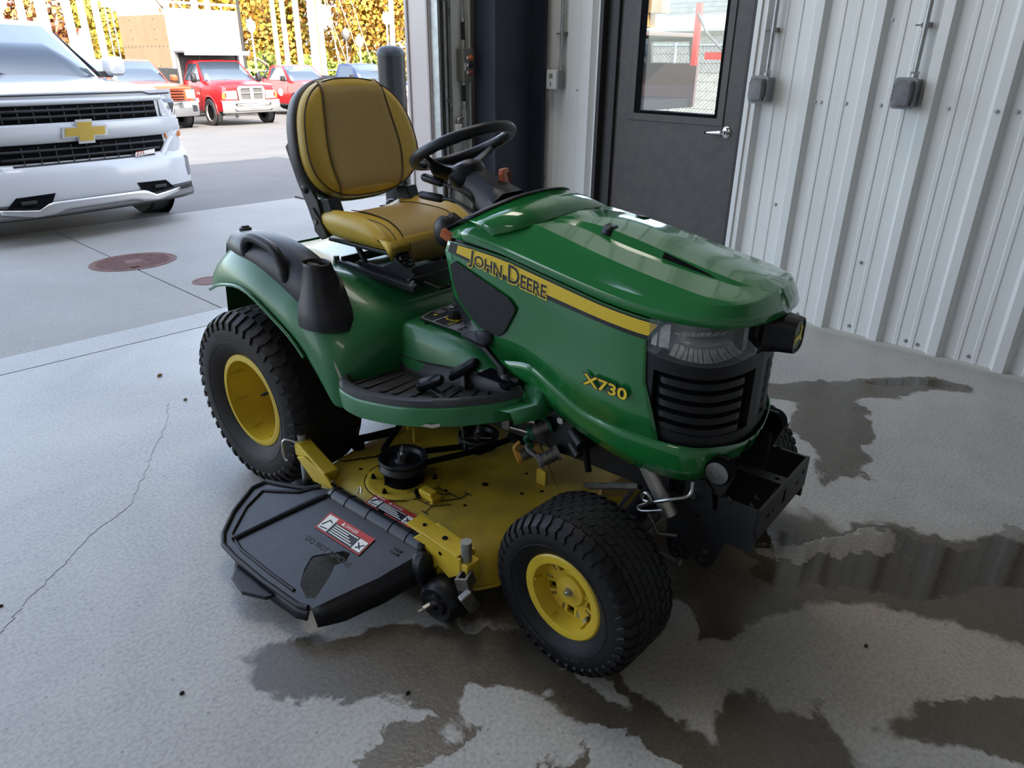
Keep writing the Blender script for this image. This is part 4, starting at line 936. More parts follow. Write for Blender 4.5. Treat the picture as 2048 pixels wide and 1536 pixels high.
# ---- footboards
def fz(x): return .505 + .075 * max(0, (x - .6)) ** 1.1 * 2.0 if x > .6 else .505
def foot(sg):
    out = cr([(.47, -.43, 0), (.495, -.475, 0), (.56, -.490, 0), (.65, -.488, 0), (.74, -.478, 0), (.83, -.452, 0), (.92, -.405, 0), (1.00, -.335, 0), (1.045, -.27, 0)], 40)
    inn = cr([(.48, -.262, 0), (.60, -.262, 0), (.75, -.262, 0), (.90, -.265, 0), (1.02, -.262, 0)], 40)
    f_ = lambda p, dz, s_=1.0, q=None: Vector((p.x, p.y * sg, fz(p.x) + dz))
    tray = [[f_(i, .055) for i in inn], [f_(i.lerp(o, .03), .012) for i, o in zip(inn, out)], [f_(i.lerp(o, .5), .010) for i, o in zip(inn, out)], [f_(i.lerp(o, .84), .010) for i, o in zip(inn, out)]]
    base_ = part('footboard', MB().grid(tray), MATB, T, smooth=40, solid=.004)
    rimr = [[f_(i.lerp(o, .83), .012) for i, o in zip(inn, out)], [f_(i.lerp(o, .86), .030) for i, o in zip(inn, out)], [f_(i.lerp(o, .93), .036) for i, o in zip(inn, out)], [f_(i.lerp(o, 1.0), .030) for i, o in zip(inn, out)], [f_(i.lerp(o, 1.012), .012) for i, o in zip(inn, out)]]
    part('mat_rim', MB().grid(rimr), mat('rubber_rim', (.026, .027, .032), .5, bump=.08, bscale=200), base_, smooth=60)
    part('mat_toe_kerb', MB().grid([[Vector((p.x, p.y * sg, fz(p.x) + z)) for p, z in ((inn[k], .012), (inn[k].lerp(out[k], .5), .045 if k > 36 else .013), (out[k], .03))] for k in (37, 38, 39)]), MATB, base_)
    for k in range(9):
        x = .53 + .05 * k; q = min(range(40), key=lambda m_: abs(inn[m_].x - x)); a, c = inn[q].lerp(out[q], .1), inn[q].lerp(out[q], .80)
        part('tread_rib', MB().tube([f_(a, .0125), f_(c, .0125)], .0032, 6), MATB, base_)
    for k in range(6):
        x = .60 + .062 * k; q = min(range(40), key=lambda m_: abs(out[m_].x - x)); p = inn[q].lerp(out[q], .865)
        part('drain_notch', MB().cyl(f_(p, .012), f_(p, .0335), .0085, .007, n=12), BLKD, base_)
    hh = [cr([(p.x, p.y * sg, fz(p.x) + .014) for p in out], 40), cr([(p.x, p.y * sg * 1.012, fz(p.x) + .004) for p in out], 40), cr([(p.x + .004, p.y * sg * 1.006, fz(p.x) - .05 + .012 * max(0, p.x - .6)) for p in out], 40), cr([(p.x + .004, p.y * sg * .97, fz(p.x) - .056 + .012 * max(0, p.x - .6)) for p in out], 40)]
    part('footboard_skirt', MB().grid(hh), GREENP, base_, smooth=50, solid=.004, off=-1)
    gs = [[f_(i, .05) for i in inn], [Vector((i.x, (i.y + .03) * sg, fz(i.x) + .05)) for i in inn]]
    part('mat_upstand', MB().grid([[f_(i, .012) for i in inn], [f_(i, .062) for i in inn]]), MATB, base_, solid=.003)
    # toe cap in green running forward to the hood
    part('toe_panel', MB().grid([[Vector((.99, -.340 * sg, .552)), Vector((1.04, -.272 * sg, .566)), Vector((1.03, -.245 * sg, .605))], [Vector((1.045, -.325 * sg, .552)), Vector((1.095, -.27 * sg, .572)), Vector((1.10, -.24 * sg, .615))], [Vector((1.055, -.318 * sg, .515)), Vector((1.115, -.265 * sg, .535)), Vector((1.12, -.22 * sg, .545))]]), GREENP, base_, smooth=60, solid=.004)
    if sg > 0:
        part('bare_scrape', MB().prism([(-.03, 0), (-.012, .007), (.0, .004), (.028, .010), (.024, .0), (.004, -.006), (-.008, -.004)], frame_fn((.862, -.4475, .497), (.87, .45, .08), (0, 0, 1)), .0015), MATS['primer_grey'], base_)
    return base_
foot(1); foot(-1)
# pedals
def pedal(base, knee, pad_c, pad_u, pad_v, size, name):
    p = part(name, MB().grid([[Vector(base) + Vector((dx, dy, 0)) for dx, dy in ((-.012, -.008), (.012, -.008), (.012, .008), (-.012, .008))], [Vector(knee) + Vector((dx, dy, 0)) for dx, dy in ((-.013, -.009), (.012, -.009), (.012, .009), (-.013, .009))], [Vector(pad_c) + Vector((dx, dy, -.012)) for dx, dy in ((-.012, -.009), (.012, -.009), (.012, .009), (-.012, .009))]], cv=True), BLKM, T, bevel=.003)
    fn = frame_fn(pad_c, pad_u, pad_v)
    part('pedal_pad', MB().grid([[fn(a * s_, c * s_, d - .06 * (a / size[0]) ** 2 * .4) for a, c in rrect(size[0], size[1], size[1] * .42, 5)] for s_, d in ((.02, -.006), (.9, -.006), (1, 0), (1, .008), (.88, .015), (.02, .016))], cv=True), BLK, p, smooth=50)
    part('pad_hole', MB().lathe([(0, .0), (.004, 0)], tuple(fn(-size[0] * .36, 0, .012)), tuple(Vector(pad_u).cross(Vector(pad_v))), 10), BLKD, p)
pedal((.822, -.358, .515), (.818, -.358, .545), (.762, -.352, .566), (.75, .35, .35), (-.35, .7, .4), (.090, .036), 'reverse_pedal')
pedal((.850, -.292, .52), (.838, -.288, .56), (.822, -.272, .600), (.72, .35, .55), (-.3, .75, .3), (.105, .036), 'forward_pedal')
pedal((.97, -.262, .58), (.955, -.255, .64), (.855, -.245, .712), (.95, -.22, .03), (.1, .60, .62), (.135, .060), 'brake_pedal')
part('pedal_slot', MB().prism([(.90, -.30), (1.02, -.285), (1.03, -.25), (.90, -.24)], lambda u, v, w: Vector((u, v, .612 + .05 * (.93 - u) + w)), .004), BLKD, tn)
part('pedal_boot', MB().sphere((.975, -.255, .600), .028, 8, (1, .8, 1)), BLK, tn, smooth=60)

# ---- chassis, axle and front linkage
fr = part('chassis', MB().box((.75, -.14, .43), (1.70, .012, .13)).box((.75, .14, .43), (1.70, .012, .13)).box((.1, 0, .40), (.3, .45, .20)).box((1.2, 0, .52), (.5, .30, .10)).box((.0, 0, .318), (.22, .52, .16)), BLKM, T, bevel=.004)
part('engine_block', MB().box((1.25, 0, .65), (.38, .36, .24)), BLKD, fr)
part('front_axle', MB().tube([(1.37, -.34, .22), (1.37, -.24, .25), (1.375, 0, .30), (1.37, .24, .25), (1.37, .34, .22)], [.036, .044, .05, .044, .036], 12), BLKM, T, smooth=60)
for sg in (-1, 1):
    part('steering_knuckle', MB().cyl((1.37, sg * .325, .14), (1.37, sg * .325, .31), .028, n=14), BLKM, T, smooth=40)
    part('tie_rod', MB().cyl((1.30, sg * .30, .20), (1.27, sg * .02, .24), .009, n=8), DSTEEL, T)
part('draft_rod', MB().cyl((.95, -.06, .16), (1.50, -.13, .16), .010, n=10), DSTEEL, T)
part('lift_rod', MB().cyl((1.10, -.02, .19), (1.34, -.10, .33), .011, n=10), DSTEEL, T)
# aluminium brace tube with a wire hitch pin, seen behind the skirt
part('brace_tube', MB().cyl((1.40, -.215, .50), (1.49, -.21, .36), .021, n=18), mat('bare_aluminium', (.50, .48, .45), .38, .8, col2=(.40, .37, .34), scale=30), T, smooth=40)
part('hitch_pin', MB().tube(cr([(1.535, -.20, .475), (1.535, -.21, .44), (1.50, -.235, .425), (1.45, -.245, .40), (1.42, -.24, .395), (1.435, -.25, .425), (1.45, -.25, .405), (1.415, -.245, .37), (1.43, -.25, .365), (1.48, -.24, .385)], 40), .005, 8), STEEL, T, smooth=60)
part('spring_clip', MB().tube([(1.44, -.245, .37), (1.475, -.24, .31), (1.52, -.22, .315)], .004, 8), DSTEEL, T)
# quick-hitch bracket plates and the front cross bar
pl_ = [(1.455, .40), (1.50, .405), (1.51, .455), (1.555, .475), (1.575, .455), (1.585, .40), (1.60, .40), (1.605, .44), (1.618, .45), (1.628, .44), (1.632, .375), (1.70, .375), (1.70, .318), (1.632, .318), (1.605, .235), (1.59, .218), (1.565, .222), (1.545, .235), (1.535, .215), (1.50, .215), (1.475, .235), (1.468, .29)]
hol = lambda cx, cz, r: [(cx + r * math.cos(R(36 * k)), cz + r * math.sin(R(36 * k))) for k in range(10)]
for sg in (-1, 1):
    part('hitch_plate', MB().plate(pl_, [hol(1.585, .265, .009), hol(1.575, .234, .008), hol(1.545, .362, .008)], lambda u, v, w, sg=sg: Vector((u, sg * (.165 + w), v)), .008), BLKM, T)
    part('plate_boss', MB().lathe([(.022, 0), (.022, .014), (.012, .016), (.010, .012), (0, .012)], (1.508, sg * .173, .242), (0, sg, 0), 20), BLKM, T, smooth=40)
    part('bumper_mount', MB().prism([(1.50, .44), (1.56, .55), (1.60, .55), (1.62, .50), (1.60, .44)], lambda u, v, w, sg=sg: Vector((u, sg * (.158 + w), v)), .008), BLKM, T)
    part('washer', MB().lathe([(0, .010), (.008, .010), (.010, .006), (.029, .005), (.029, 0)], (1.588, sg * .186, .515), (0, sg, 0), 28), STEEL, T, smooth=30); part('rubber_bush', MB().cyl((1.588, sg * .15, .515), (1.588, sg * .186, .515), .034, n=24), BLKD, T)
    part('lock_nut', MB().cyl((1.53, sg * .173, .425), (1.53, sg * .186, .425), .012, n=6), STEEL, T)
bar = part('front_cross_bar', MB().plate([(-.17, .355), (.17, .355), (.17, .445), (-.17, .445)], [[(-.015, .385), (.005, .385), (.005, .425), (-.015, .425)], hol(-.11, .40, .008), hol(-.075, .40, .006), hol(.09, .40, .007), hol(.13, .415, .008)], lambda u, v, w: Vector((1.695 + w, u, v)), .008), BLKM, T)
part('cross_bar_flange', MB().box((1.68, 0, .356), (.035, .34, .008)).box((1.645, -.168, .40), (.10, .008, .085)).box((1.645, .168, .40), (.10, .008, .085)), BLKM, bar)
part('tie_strap', MB().plate([(1.56, -.02), (1.70, -.02), (1.70, .02), (1.56, .02)], [hol(1.665, 0, .007)], lambda u, v, w: Vector((u, v + .04, .415 + w)), .006), BLKM, bar)
part('rear_cross_plate', MB().box((1.46, 0, .40), (.01, .33, .16)), BLKD, bar)
# hydraulic couplers between footboard and skirt
hb = part('coupler_block', MB().prism([(1.04, .44), (1.10, .40), (1.19, .41), (1.21, .47), (1.19, .53), (1.09, .545), (1.045, .52)], lambda u, v, w: Vector((u, -.205 + w, v)), .05), BLKM, T, bevel=.006)
def coupler(c, d, m, r=.016):
    c, d = Vector(c), Vector(d).normalized()
    q = part('coupler', MB().cyl(c, c + d * .05, r, n=18).cyl(c + d * .018, c + d * .022, r * 1.12, n=18).cyl(c + d * .032, c + d * .036, r * 1.12, n=18), DSTEEL, hb, smooth=35)
    return part('dust_cap', MB().cyl(c + d * .05, c + d * .062, r * 1.12, n=18).cyl(c - d * .004, c + d * .004, r * 1.25, n=18), m, hb, smooth=35)
CG, CO, CY = mat('cap_green', (.01, .11, .06), .5), mat('cap_amber', (.50, .24, .04), .5), mat('cap_grey', (.16, .16, .16), .5)
coupler((1.095, -.215, .487), (-.55, -.75, -.35), CG, .019); coupler((1.135, -.222, .415), (-.55, -.75, -.35), CY, .019); coupler((1.06, -.225, .40), (-.5, -.8, -.3), CO, .017)
for a, c, m_ in (((1.06, -.26, .463), (1.06, -.24, .418), CG), ((1.03, -.262, .43), (1.035, -.266, .385), CO), ((1.05, -.25, .43), (1.10, -.265, .405), CY)):
    part('cap_strap', MB().tube(cr([a, tuple((Vector(a) + Vector(c)) / 2 + Vector((-.012, -.012, .004))), c], 10), .006, 8), m_, hb, smooth=60)
for z in (.452, .488): part('hydraulic_line', MB().tube([(.93, -.20, z - .03), (.95, -.205, z - .026), (1.02, -.215, z - .012), (1.05, -.215, z - .006)], .0075, 10), STEEL, hb, smooth=60)
part('clevis', MB().box((.935, -.205, .44), (.03, .02, .05)), DSTEEL, hb, bevel=.003)
part('hex_bolt', MB().cyl((1.135, -.205, .515), (1.135, -.217, .515), .011, n=6), STEEL, hb); part('stud', MB().cyl((1.10, -.215, .535), (1.105, -.21, .585), .006, n=8).cyl((1.104, -.211, .565), (1.107, -.209, .585), .010, n=6), STEEL, hb)
part('hose_fitting', MB().cyl((1.17, -.205, .49), (1.215, -.222, .47), .017, n=14).cyl((1.17, -.205, .45), (1.205, -.218, .43), .014, n=14), BLKM, hb, smooth=40)
part('rubber_strap', MB().tube(cr([(1.215, -.21, .47), (1.235, -.225, .44), (1.25, -.235, .405)], 8), .009, 8), BLKD, hb, smooth=60)

# ---- mower deck
def deck_outline(k=0.0):
    p = [(.42, -.535), (.95, -.548), (1.06, -.52), (1.12, -.43), (1.165, -.25), (1.185, 0), (1.165, .25), (1.12, .42), (1.06, .50), (.95, .52), (.45, .52), (.37, .46), (.335, .33), (.32, .15), (.315, 0), (.32, -.15), (.335, -.33), (.36, -.46)]
    q = cr([(*a, 0) for a in p + p[:1]], 73)[:-1]
    c = Vector((.75, 0, 0)); out = []
    for i, v in enumerate(q):
        d = (q[(i + 1) % len(q)] - q[i - 1]).normalized(); n_ = Vector((-d.y, d.x, 0)); out.append(v + n_ * k)
    return out
lay = [(-.004, .085), (-.004, .135), (.006, .165), (.022, .186), (.05, .198), (.10, .204)]
dkm = MB(); rws = [[Vector((v.x, v.y, z)) for v in deck_outline(k)] for k, z in lay]
dkm.grid(rws, cv=True); n_ = len(rws[-1]); dkm.add([tuple(v) for v in rws[-1]], [tuple(range(n_))])
deck = part('mower_deck', dkm, YDIRT, T, smooth=50)
part('deck_skirt_rim', MB().tube([Vector((v.x, v.y, .087)) for v in deck_outline(-.006)], .006, 6, closed=True), YDIRT, deck, smooth=60)
part('front_deck_plate', MB().prism([(.94, -.525), (1.13, -.44), (1.13, -.425), (.94, -.50)], lambda u, v, w: Vector((u, v, .10 + w)), .05), YDIRT, deck, bevel=.003)
part('deck_front_edge', MB().box((1.185, .12, .17), (.012, .30, .09), Matrix.Rotation(-.12, 3, 'Z')), mat('worn_edge', (.42, .28, .10), .6), deck, bevel=.003)
def pulley(c, r, name='spindle_pulley'):
    c = Vector(c)
    p_ = part(name, MB().lathe([(0, .012), (r * .3, .012), (r * .36, .004), (r * .72, .002), (r * .80, .014), (r * .97, .018), (r, .012), (r * .90, .0), (r, -.014), (r * .97, -.02), (r * .3, -.022), (r * .28, -.055)], tuple(c), (0, 0, 1), 48), BLK, deck, smooth=40)
    part('spindle_nut', MB().cyl(c + Vector((0, 0, .012)), c + Vector((0, 0, .030)), .017, n=6).cyl(c + Vector((0, 0, .03)), c + Vector((0, 0, .045)), .0085, n=10).cyl(c + Vector((0, 0, .044)), c + Vector((0, 0, .054)), .004, n=8), STEEL, deck)
    return p_
PC = (.652, -.378)
pulley((*PC, .272), .078); pulley((.735, -.115, .272), .070); pulley((.628, .365, .272), .078)
part('spindle_housing', MB().lathe([(.062, .205), (.06, .215), (.04, .225), (.036, .25)], (*PC, 0), (0, 0, 1), 32), BLKD, deck, smooth=50)
for k in range(6):
    t = R(60 * k + 15); part('housing_rib', MB().box((PC[0] + .045 * math.cos(t), PC[1] + .045 * math.sin(t), .222), (.045, .007, .03), Matrix.Rotation(t, 3, 'Z')), BLKD, deck)
# dished ring around the near spindle with worn black arcs
part('spindle_dish', MB().lathe([(.070, .2052), (.085, .2062), (.108, .209), (.116, .2085), (.122, .2055)], (*PC, 0), (0, 0, 1), 56), YDIRT, deck, smooth=60)
for a0, a1 in ((-150, -40), (-30, 5), (150, 200)):
    part('paint_wear_arc', MB().grid([[(PC[0] + r * math.cos(R(a)), PC[1] + r * math.sin(R(a)), .2065) for r in (.123, .126)] for a in range(a0, a1 + 1, 5)]), BLKD, deck, solid=.0008)
for k in range(6):
    t = R(60 * k - 20); part('housing_bolt', MB().cyl((PC[0] + .098 * math.cos(t), PC[1] + .098 * math.sin(t), .206), (PC[0] + .098 * math.cos(t), PC[1] + .098 * math.sin(t), .222), .009, .004, n=8), BLKD, deck)
part('drive_belt', MB().tube([(.66, -.29, .272), (.735, -.19, .272)], .010, 8).tube([(.55, -.37, .272), (.40, -.10, .28)], .010, 8).tube([(.70, -.37, .272), (.80, -.15, .272)], .010, 8).tube([(.80, -.13, .272), (.90, .10, .30)], .010, 8), BLKD, deck, smooth=60)
part('idler_pulley', MB().lathe([(0, .01), (.05, .01), (.06, .016), (.052, 0), (.06, -.016), (0, -.016)], (.86, -.02, .30), (0, 0, 1), 32), BLKD, deck, smooth=40)
part('belt_guide', MB().tube([(.70, -.165, .36), (.715, -.165, .285), (.73, -.14, .282), (.78, -.10, .282)], .004, 8), DSTEEL, deck)
part('hanger_bracket', MB().box((.50, -.18, .245), (.012, .03, .09)).box((.50, -.165, .28), (.05, .012, .03)), YDIRT, deck, bevel=.003); part('hanger_pin', MB().cyl((.50, -.22, .27), (.50, -.14, .27), .007, n=8), YEL, deck)
part('hanger_tab', MB().prism([(.985, .20), (1.02, .20), (1.02, .255), (1.0, .262), (.985, .255)], lambda u, v, w: Vector((u, -.12 + w, v)), .007), YDIRT, deck)
for (x, y, r) in ((.87, -.235, .010), (.80, -.34, .006), (.50, -.43, .006), (.93, -.10, .005), (1.03, -.15, .006), (.99, -.20, .006), (.90, -.36, .005)): part('deck_hole', MB().lathe([(0, .0012), (r, .0012)], (x, y, .2045), (0, 0, 1), 14), BLKD, deck)
# chute latch and the bridge-like print beside it
part('chute_latch', MB().box((.79, -.405, .222), (.055, .030, .028)).box((.822, -.405, .215), (.014, .040, .02)), YEL, deck, bevel=.004)
part('latch_pin', MB().cyl((.765, -.43, .215), (.765, -.38, .215), .006, n=8), BLKD, deck)
wr_ = MB()
def stroke(p, q, w_=.004): 
    a, c = Vector((*p, .2062)), Vector((*q, .2062)); d = (c - a).normalized(); n2 = Vector((-d.y, d.x, 0)) * w_ / 2
    wr_.add([a + n2, c + n2, c - n2, a - n2], [(0, 1, 2, 3)])
for p, q in (((.72, -.43), (.83, -.43)), ((.83, -.43), (.865, -.385)), ((.72, -.43), (.74, -.345)), ((.74, -.345), (.865, -.345)), ((.865, -.345), (.865, -.31)), ((.72, -.43), (.83, -.345)), ((.74, -.345), (.83, -.43)), ((.80, -.43), (.865, -.345)), ((.83, -.43), (.835, -.465)), ((.85, -.31), (.88, -.31)), ((.82, -.465), (.85, -.465))): stroke(p, q)
part('height_gauge_print', wr_, DKPR, deck)
hs = MB()
wr_ = MB(); stroke((.42, -.435), (.50, -.31), .006)
for k in range(6):
    t = k / 5; c = Vector((.42, -.435, 0)).lerp(Vector((.50, -.31, 0)), t); stroke((c.x - .012, c.y - .006), (c.x + .012, c.y + .006), .005)
part('height_scale_print', wr_, DKPR, deck)
part('rear_linkage', MB().tube([(.33, -.37, .215), (.38, -.28, .22), (.42, -.20, .225)], .014, 8).cyl((.385, -.345, .205), (.385, -.345, .222), .022, n=14), BLKD, deck, smooth=60)
# danger label on the deck edge
def label(fn, w_, h_, parent, nm='warning_label'):
    L_ = part(nm, MB().prism([(0, 0), (w_, 0), (w_, h_), (0, h_)], fn, .0008), DKPR, parent)
    def rect(a, c, e, d, m_, n2='label_print', lift=.001): part(n2, MB().prism([(a, c), (a + e, c), (a + e, c + d), (a, c + d)], lambda u, v, w=0: fn(u, v, lift + w), .0003), m_, L_)
    rect(0, h_ * .70, w_, h_ * .30, REDP, 'red_band'); rect(0, 0, w_, h_ * .06, REDP, 'red_border'); rect(0, 0, w_ * .015, h_, REDP, 'red_border'); rect(w_ * .985, 0, w_ * .015, h_, REDP, 'red_border')
    rect(w_ * .03, h_ * .10, w_ * .20, h_ * .80, WHT, 'pictogram_field', .0014); rect(w_ * .80, h_ * .10, w_ * .17, h_ * .58, WHT, 'pictogram_field', .0014)
    for k in range(5): rect(w_ * .27, h_ * (.60 - .11 * k), w_ * (.50 - .06 * ((k * 3) % 4)), h_ * .045, WHT)
    for pts in ([(.05, .30), (.12, .70), (.14, .68), (.08, .28)], [(.12, .70), (.20, .62), (.20, .56), (.12, .63)], [(.06, .20), (.21, .26), (.21, .20), (.06, .14)], [(.83, .20), (.94, .52), (.96, .50), (.86, .18)], [(.84, .50), (.94, .24), (.91, .22), (.82, .46)]):
        part('pictogram', MB().prism([(u * w_, v * h_) for u, v in pts], lambda u, v, w=0: fn(u, v, .0018 + w), .0003), DKPR, L_)
    lettering('label_lettering', 'DANGER', lambda a, c, d=0: fn(a + w_ * .42, c + h_ * .755, .0012 + d), WHT, L_, h_ * .22, lift=.0004)
    part('alert_triangle', MB().prism([(w_ * .34, h_ * .75), (w_ * .40, h_ * .75), (w_ * .37, h_ * .95)], lambda u, v, w=0: fn(u, v, .0014 + w), .0003), WHT, L_)
    return L_
label(lambda a, c, d=0: Vector((.655 + a, -.542 + c, .2058 - .55 * max(0, .022 - c) ** 1.0 * .5 + d)), .195, .050, deck, 'deck_warning_label')
# gauge wheel arms
ra = part('gauge_arm', MB().box((.385, -.515, .232), (.17, .05, .042), Matrix.Rotation(.28, 3, 'Y') @ Matrix.Rotation(-.10, 3, 'Z')).prism([(.40, .175), (.52, .18), (.47, .225), (.36, .25), (.32, .235)], lambda u, v, w: Vector((u, -.548 + w, v)), .008), YEL, deck, bevel=.004)
part('gauge_sleeve', MB().cyl((.30, -.505, .225), (.30, -.505, .275), .026, n=20), YEL, deck, smooth=40); part('gauge_stem', MB().cyl((.30, -.505, .08), (.30, -.505, .295), .0155, n=16), GALV, deck, smooth=40)
part('spring_pin', MB().tube(cr([(.315, -.52, .268), (.28, -.54, .28), (.265, -.555, .275), (.27, -.56, .22), (.285, -.558, .212)], 16), .0045, 8), STEEL, deck, smooth=60)
part('gauge_wheel', MB().lathe([(0, -.04), (.05, -.04), (.062, -.03), (.066, 0), (.062, .03), (.05, .04), (0, .04)], (.315, -.54, .068), (.1, 1, 0), 32), BLKM, deck, smooth=50)
fa = part('gauge_arm', MB().prism([(.86, .17), (.93, .235), (1.02, .222), (1.075, .215), (1.075, .165), (1.03, .13), (.99, .152), (.94, .10), (.88, .08), (.86, .12)], lambda u, v, w: Vector((u, -.565 + w, v)), .008).box((.965, -.535, .226), (.20, .06, .008), Matrix.Rotation(.08, 3, 'Y')).prism([(.86, .17), (.93, .235), (1.02, .222), (1.075, .215), (1.06, .16), (.92, .14)], lambda u, v, w: Vector((u, -.508 + w, v)), .008), YEL, deck, bevel=.003)
for (x, z) in ((.905, .19), (.915, .155), (1.0, .20), (.90, .13)): part('arm_hole', MB().cyl((x, -.566, z), (x, -.5655 - .001, z), .006, n=12), BLKD, deck)
part('arm_hole', MB().cyl((.99, -.535, .229), (.99, -.535, .2305), .008, n=12), BLKD, deck); part('arm_hole', MB().cyl((.91, -.535, .2355), (.91, -.535, .237), .006, n=12), BLKD, deck)
part('gauge_sleeve', MB().box((1.078, -.537, .165), (.042, .05, .075)), YDIRT, deck, bevel=.004); part('gauge_stem', MB().cyl((1.075, -.54, .10), (1.075, -.54, .262), .0155, n=18), GALV, deck, smooth=40)
part('clamp_block', MB().plate([(-.022, -.018), (.022, -.018), (.022, .018), (-.022, .018)], [[(-.014, -.011), (.014, -.011), (.014, .011), (-.014, .011)]], frame_fn((1.105, -.572, .150), (.3, -.9, 0), (.9, .3, .25)), .035), DSTEEL, deck)
part('clamp_tab', MB().box((1.125, -.585, .118), (.020, .036, .080), Matrix.Rotation(.5, 3, 'X') @ Matrix.Rotation(-.3, 3, 'Z')), DSTEEL, deck, bevel=.004)
part('caster_fork', MB().tube([(1.075, -.545, .13), (1.07, -.555, .10), (1.045, -.60, .085), (1.02, -.625, .072)], [.016, .015, .012, .011], 10), BLKM, deck, smooth=60)
part('caster_wheel', MB().lathe([(.012, -.045), (.03, -.046), (.034, -.036), (.050, -.040), (.060, -.030), (.065, -.012), (.065, .012), (.060, .03), (.050, .04), (0, .042)], (1.02, -.575, .066), (-.12, 1, 0), 40), BLK, deck, smooth=45)
part('axle_bolt', MB().cyl((1.015, -.618, .068), (1.012, -.65, .068), .009, n=6).cyl((1.013, -.64, .068), (1.010, -.665, .068), .005, n=8), STEEL, deck)
# ---- discharge chute
CHUTE = mat('chute_plastic', (.014, .016, .021), .30, col2=(.022, .023, .027), scale=14, bump=.05, bscale=200)
def chz(x, y): 
    t = (-y - .55) / .318
    return .190 - .107 * max(t, 0) ** 1.15 - .02 * max(0, (x - .85))
cu = lambda u, v, w: Vector((u, v, chz(u, v) + w))
outl = [(.51, -.552), (.465, -.565), (.425, -.595), (.33, -.625), (.275, -.64), (.255, -.68), (.285, -.77), (.33, -.835), (.37, -.86), (.45, -.868), (.60, -.872), (.76, -.868), (.80, -.855), (.895, -.70), (.935, -.60), (.945, -.56), (.93, -.552)]
hole = [(.665, -.745), (.69, -.725), (.735, -.69), (.76, -.685), (.77, -.71), (.75, -.735), (.765, -.76), (.785, -.83), (.76, -.842), (.71, -.825), (.68, -.79), (.665, -.755)]
def dens(l, n=3): return [tuple(Vector(l[i]).lerp(Vector(l[(i + 1) % len(l)]), k / n)) for i in range(len(l)) for k in range(n)]
ch = part('discharge_chute', MB().plate(dens(outl), [dens(hole, 2)], cu, -.006), CHUTE, deck)
part('chute_rim', MB().tube([cu(u, v, .002) for u, v in dens(outl[1:13], 4)[:-4]], .008, 8), BLK, ch, smooth=60)
part('chute_inner_ridge', MB().tube([cu(u, v, .002) for u, v in dens([(.455, -.575), (.42, -.615), (.345, -.65), (.30, -.67), (.31, -.74), (.36, -.825), (.44, -.842), (.60, -.846), (.745, -.845)], 4)[:-4]], .005, 8), BLK, ch, smooth=60)
part('stiffening_rib', MB().grid([[cu(u, v + dv_, h_) for dv_, h_ in ((-.004, 0), (-.003, .010), (.003, .010), (.004, 0))] for u, v in [(.515 - .135 * k / 12, -.58 - .255 * k / 12) for k in range(13)]]).v and MB().tube([cu(.515 - .135 * k / 12, -.58 - .255 * k / 12, .003) for k in range(13)], .009, 8), BLK, ch, smooth=60)
sd_ = [(.80, -.855), (.895, -.70), (.935, -.60), (.945, -.56)]
sd_ = dens(sd_, 5)[:-5] + [sd_[-1]]
part('chute_side_wall', MB().grid([[cu(u, v, -.001) for u, v in sd_], [Vector((u + .02, v, max(.035, chz(u, v) - .075))) for u, v in sd_]]), BLK, ch, smooth=50, solid=.005)
part('chute_drop_lip', MB().grid([[cu(u, v, -.002) for u, v in dens([(.45, -.868), (.60, -.872), (.76, -.868), (.80, -.855)], 6)[:-6]], [cu(u, v - .012, -.03) for u, v in dens([(.45, -.868), (.60, -.872), (.76, -.868), (.80, -.855)], 6)[:-6]]]), BLK, ch, smooth=50, solid=.005)
part('chute_foot', MB().prism([(.45, -.865), (.50, -.915), (.58, -.93), (.65, -.90), (.66, -.865)], lambda u, v, w: Vector((u, v, .060 + w)), .012), BLK, ch, bevel=.004)
hg = MB(); rr2 = []
for k in range(19):
    x = .515 + .425 * k / 18; rr2.append([Vector((x, -.552 + .030 * math.cos(R(a)) * 1.0, .172 + .030 * math.sin(R(a)))) for a in range(-20, 215, 15)])
hg.grid(rr2)
part('hinge_barrel', hg, CHUTE, ch, smooth=60, solid=.003)
for x in (.53, .60, .70, .80, .87): part('barrel_groove', MB().tube([Vector((x, -.552 + .0306 * math.cos(R(a)), .172 + .0306 * math.sin(R(a)))) for a in range(10, 170, 10)], .0013, 6), BLKD, ch)
for x in (.505, .73, .905): part('barrel_slot', MB().box((x, -.542, .201), (.022, .010, .004)), BLKD, ch)
part('hinge_rod', MB().cyl((.50, -.55, .176), (.965, -.55, .176), .007, n=10), STEEL, ch)
for x in (.60, .86): part('hinge_clip', MB().tube([(x, -.525, .20), (x, -.515, .220), (x + .008, -.513, .220), (x + .012, -.52, .205)], .003, 8), STEEL, ch)
part('chute_end_bellows', MB().grid([[Vector((x + .015, -.585 + .036 * math.cos(R(a)) * s_, .135 + .055 * math.sin(R(a)) * s_)) for a in range(0, 360, 20)] for x, s_ in ((.915, .9), (.93, 1.0), (.937, .93), (.944, 1.0), (.952, .92), (.958, .6), (.96, .05))], cv=True), BLK, ch, smooth=50)
part('cast_mark', MB().box((.875, -.62, chz(.875, -.62) + .002), (.030, .006, .003)).box((.875, -.608, chz(.875, -.608) + .002), (.030, .006, .003)), mat('scuffed_plastic', (.05, .05, .055), .5), ch)
label(lambda a, c, d=0: cu(.585 + a, -.680 + c, .0015 + d), .205, .062, ch, 'chute_warning_label')
lettering('moulded_lettering', 'DO NOT REMOVE', lambda a, c, d=0: cu(.590 + a, -.722 + c, .001 + d), mat('moulded_letter', (.03, .03, .035), .6), ch, .024, spacing=1.05)
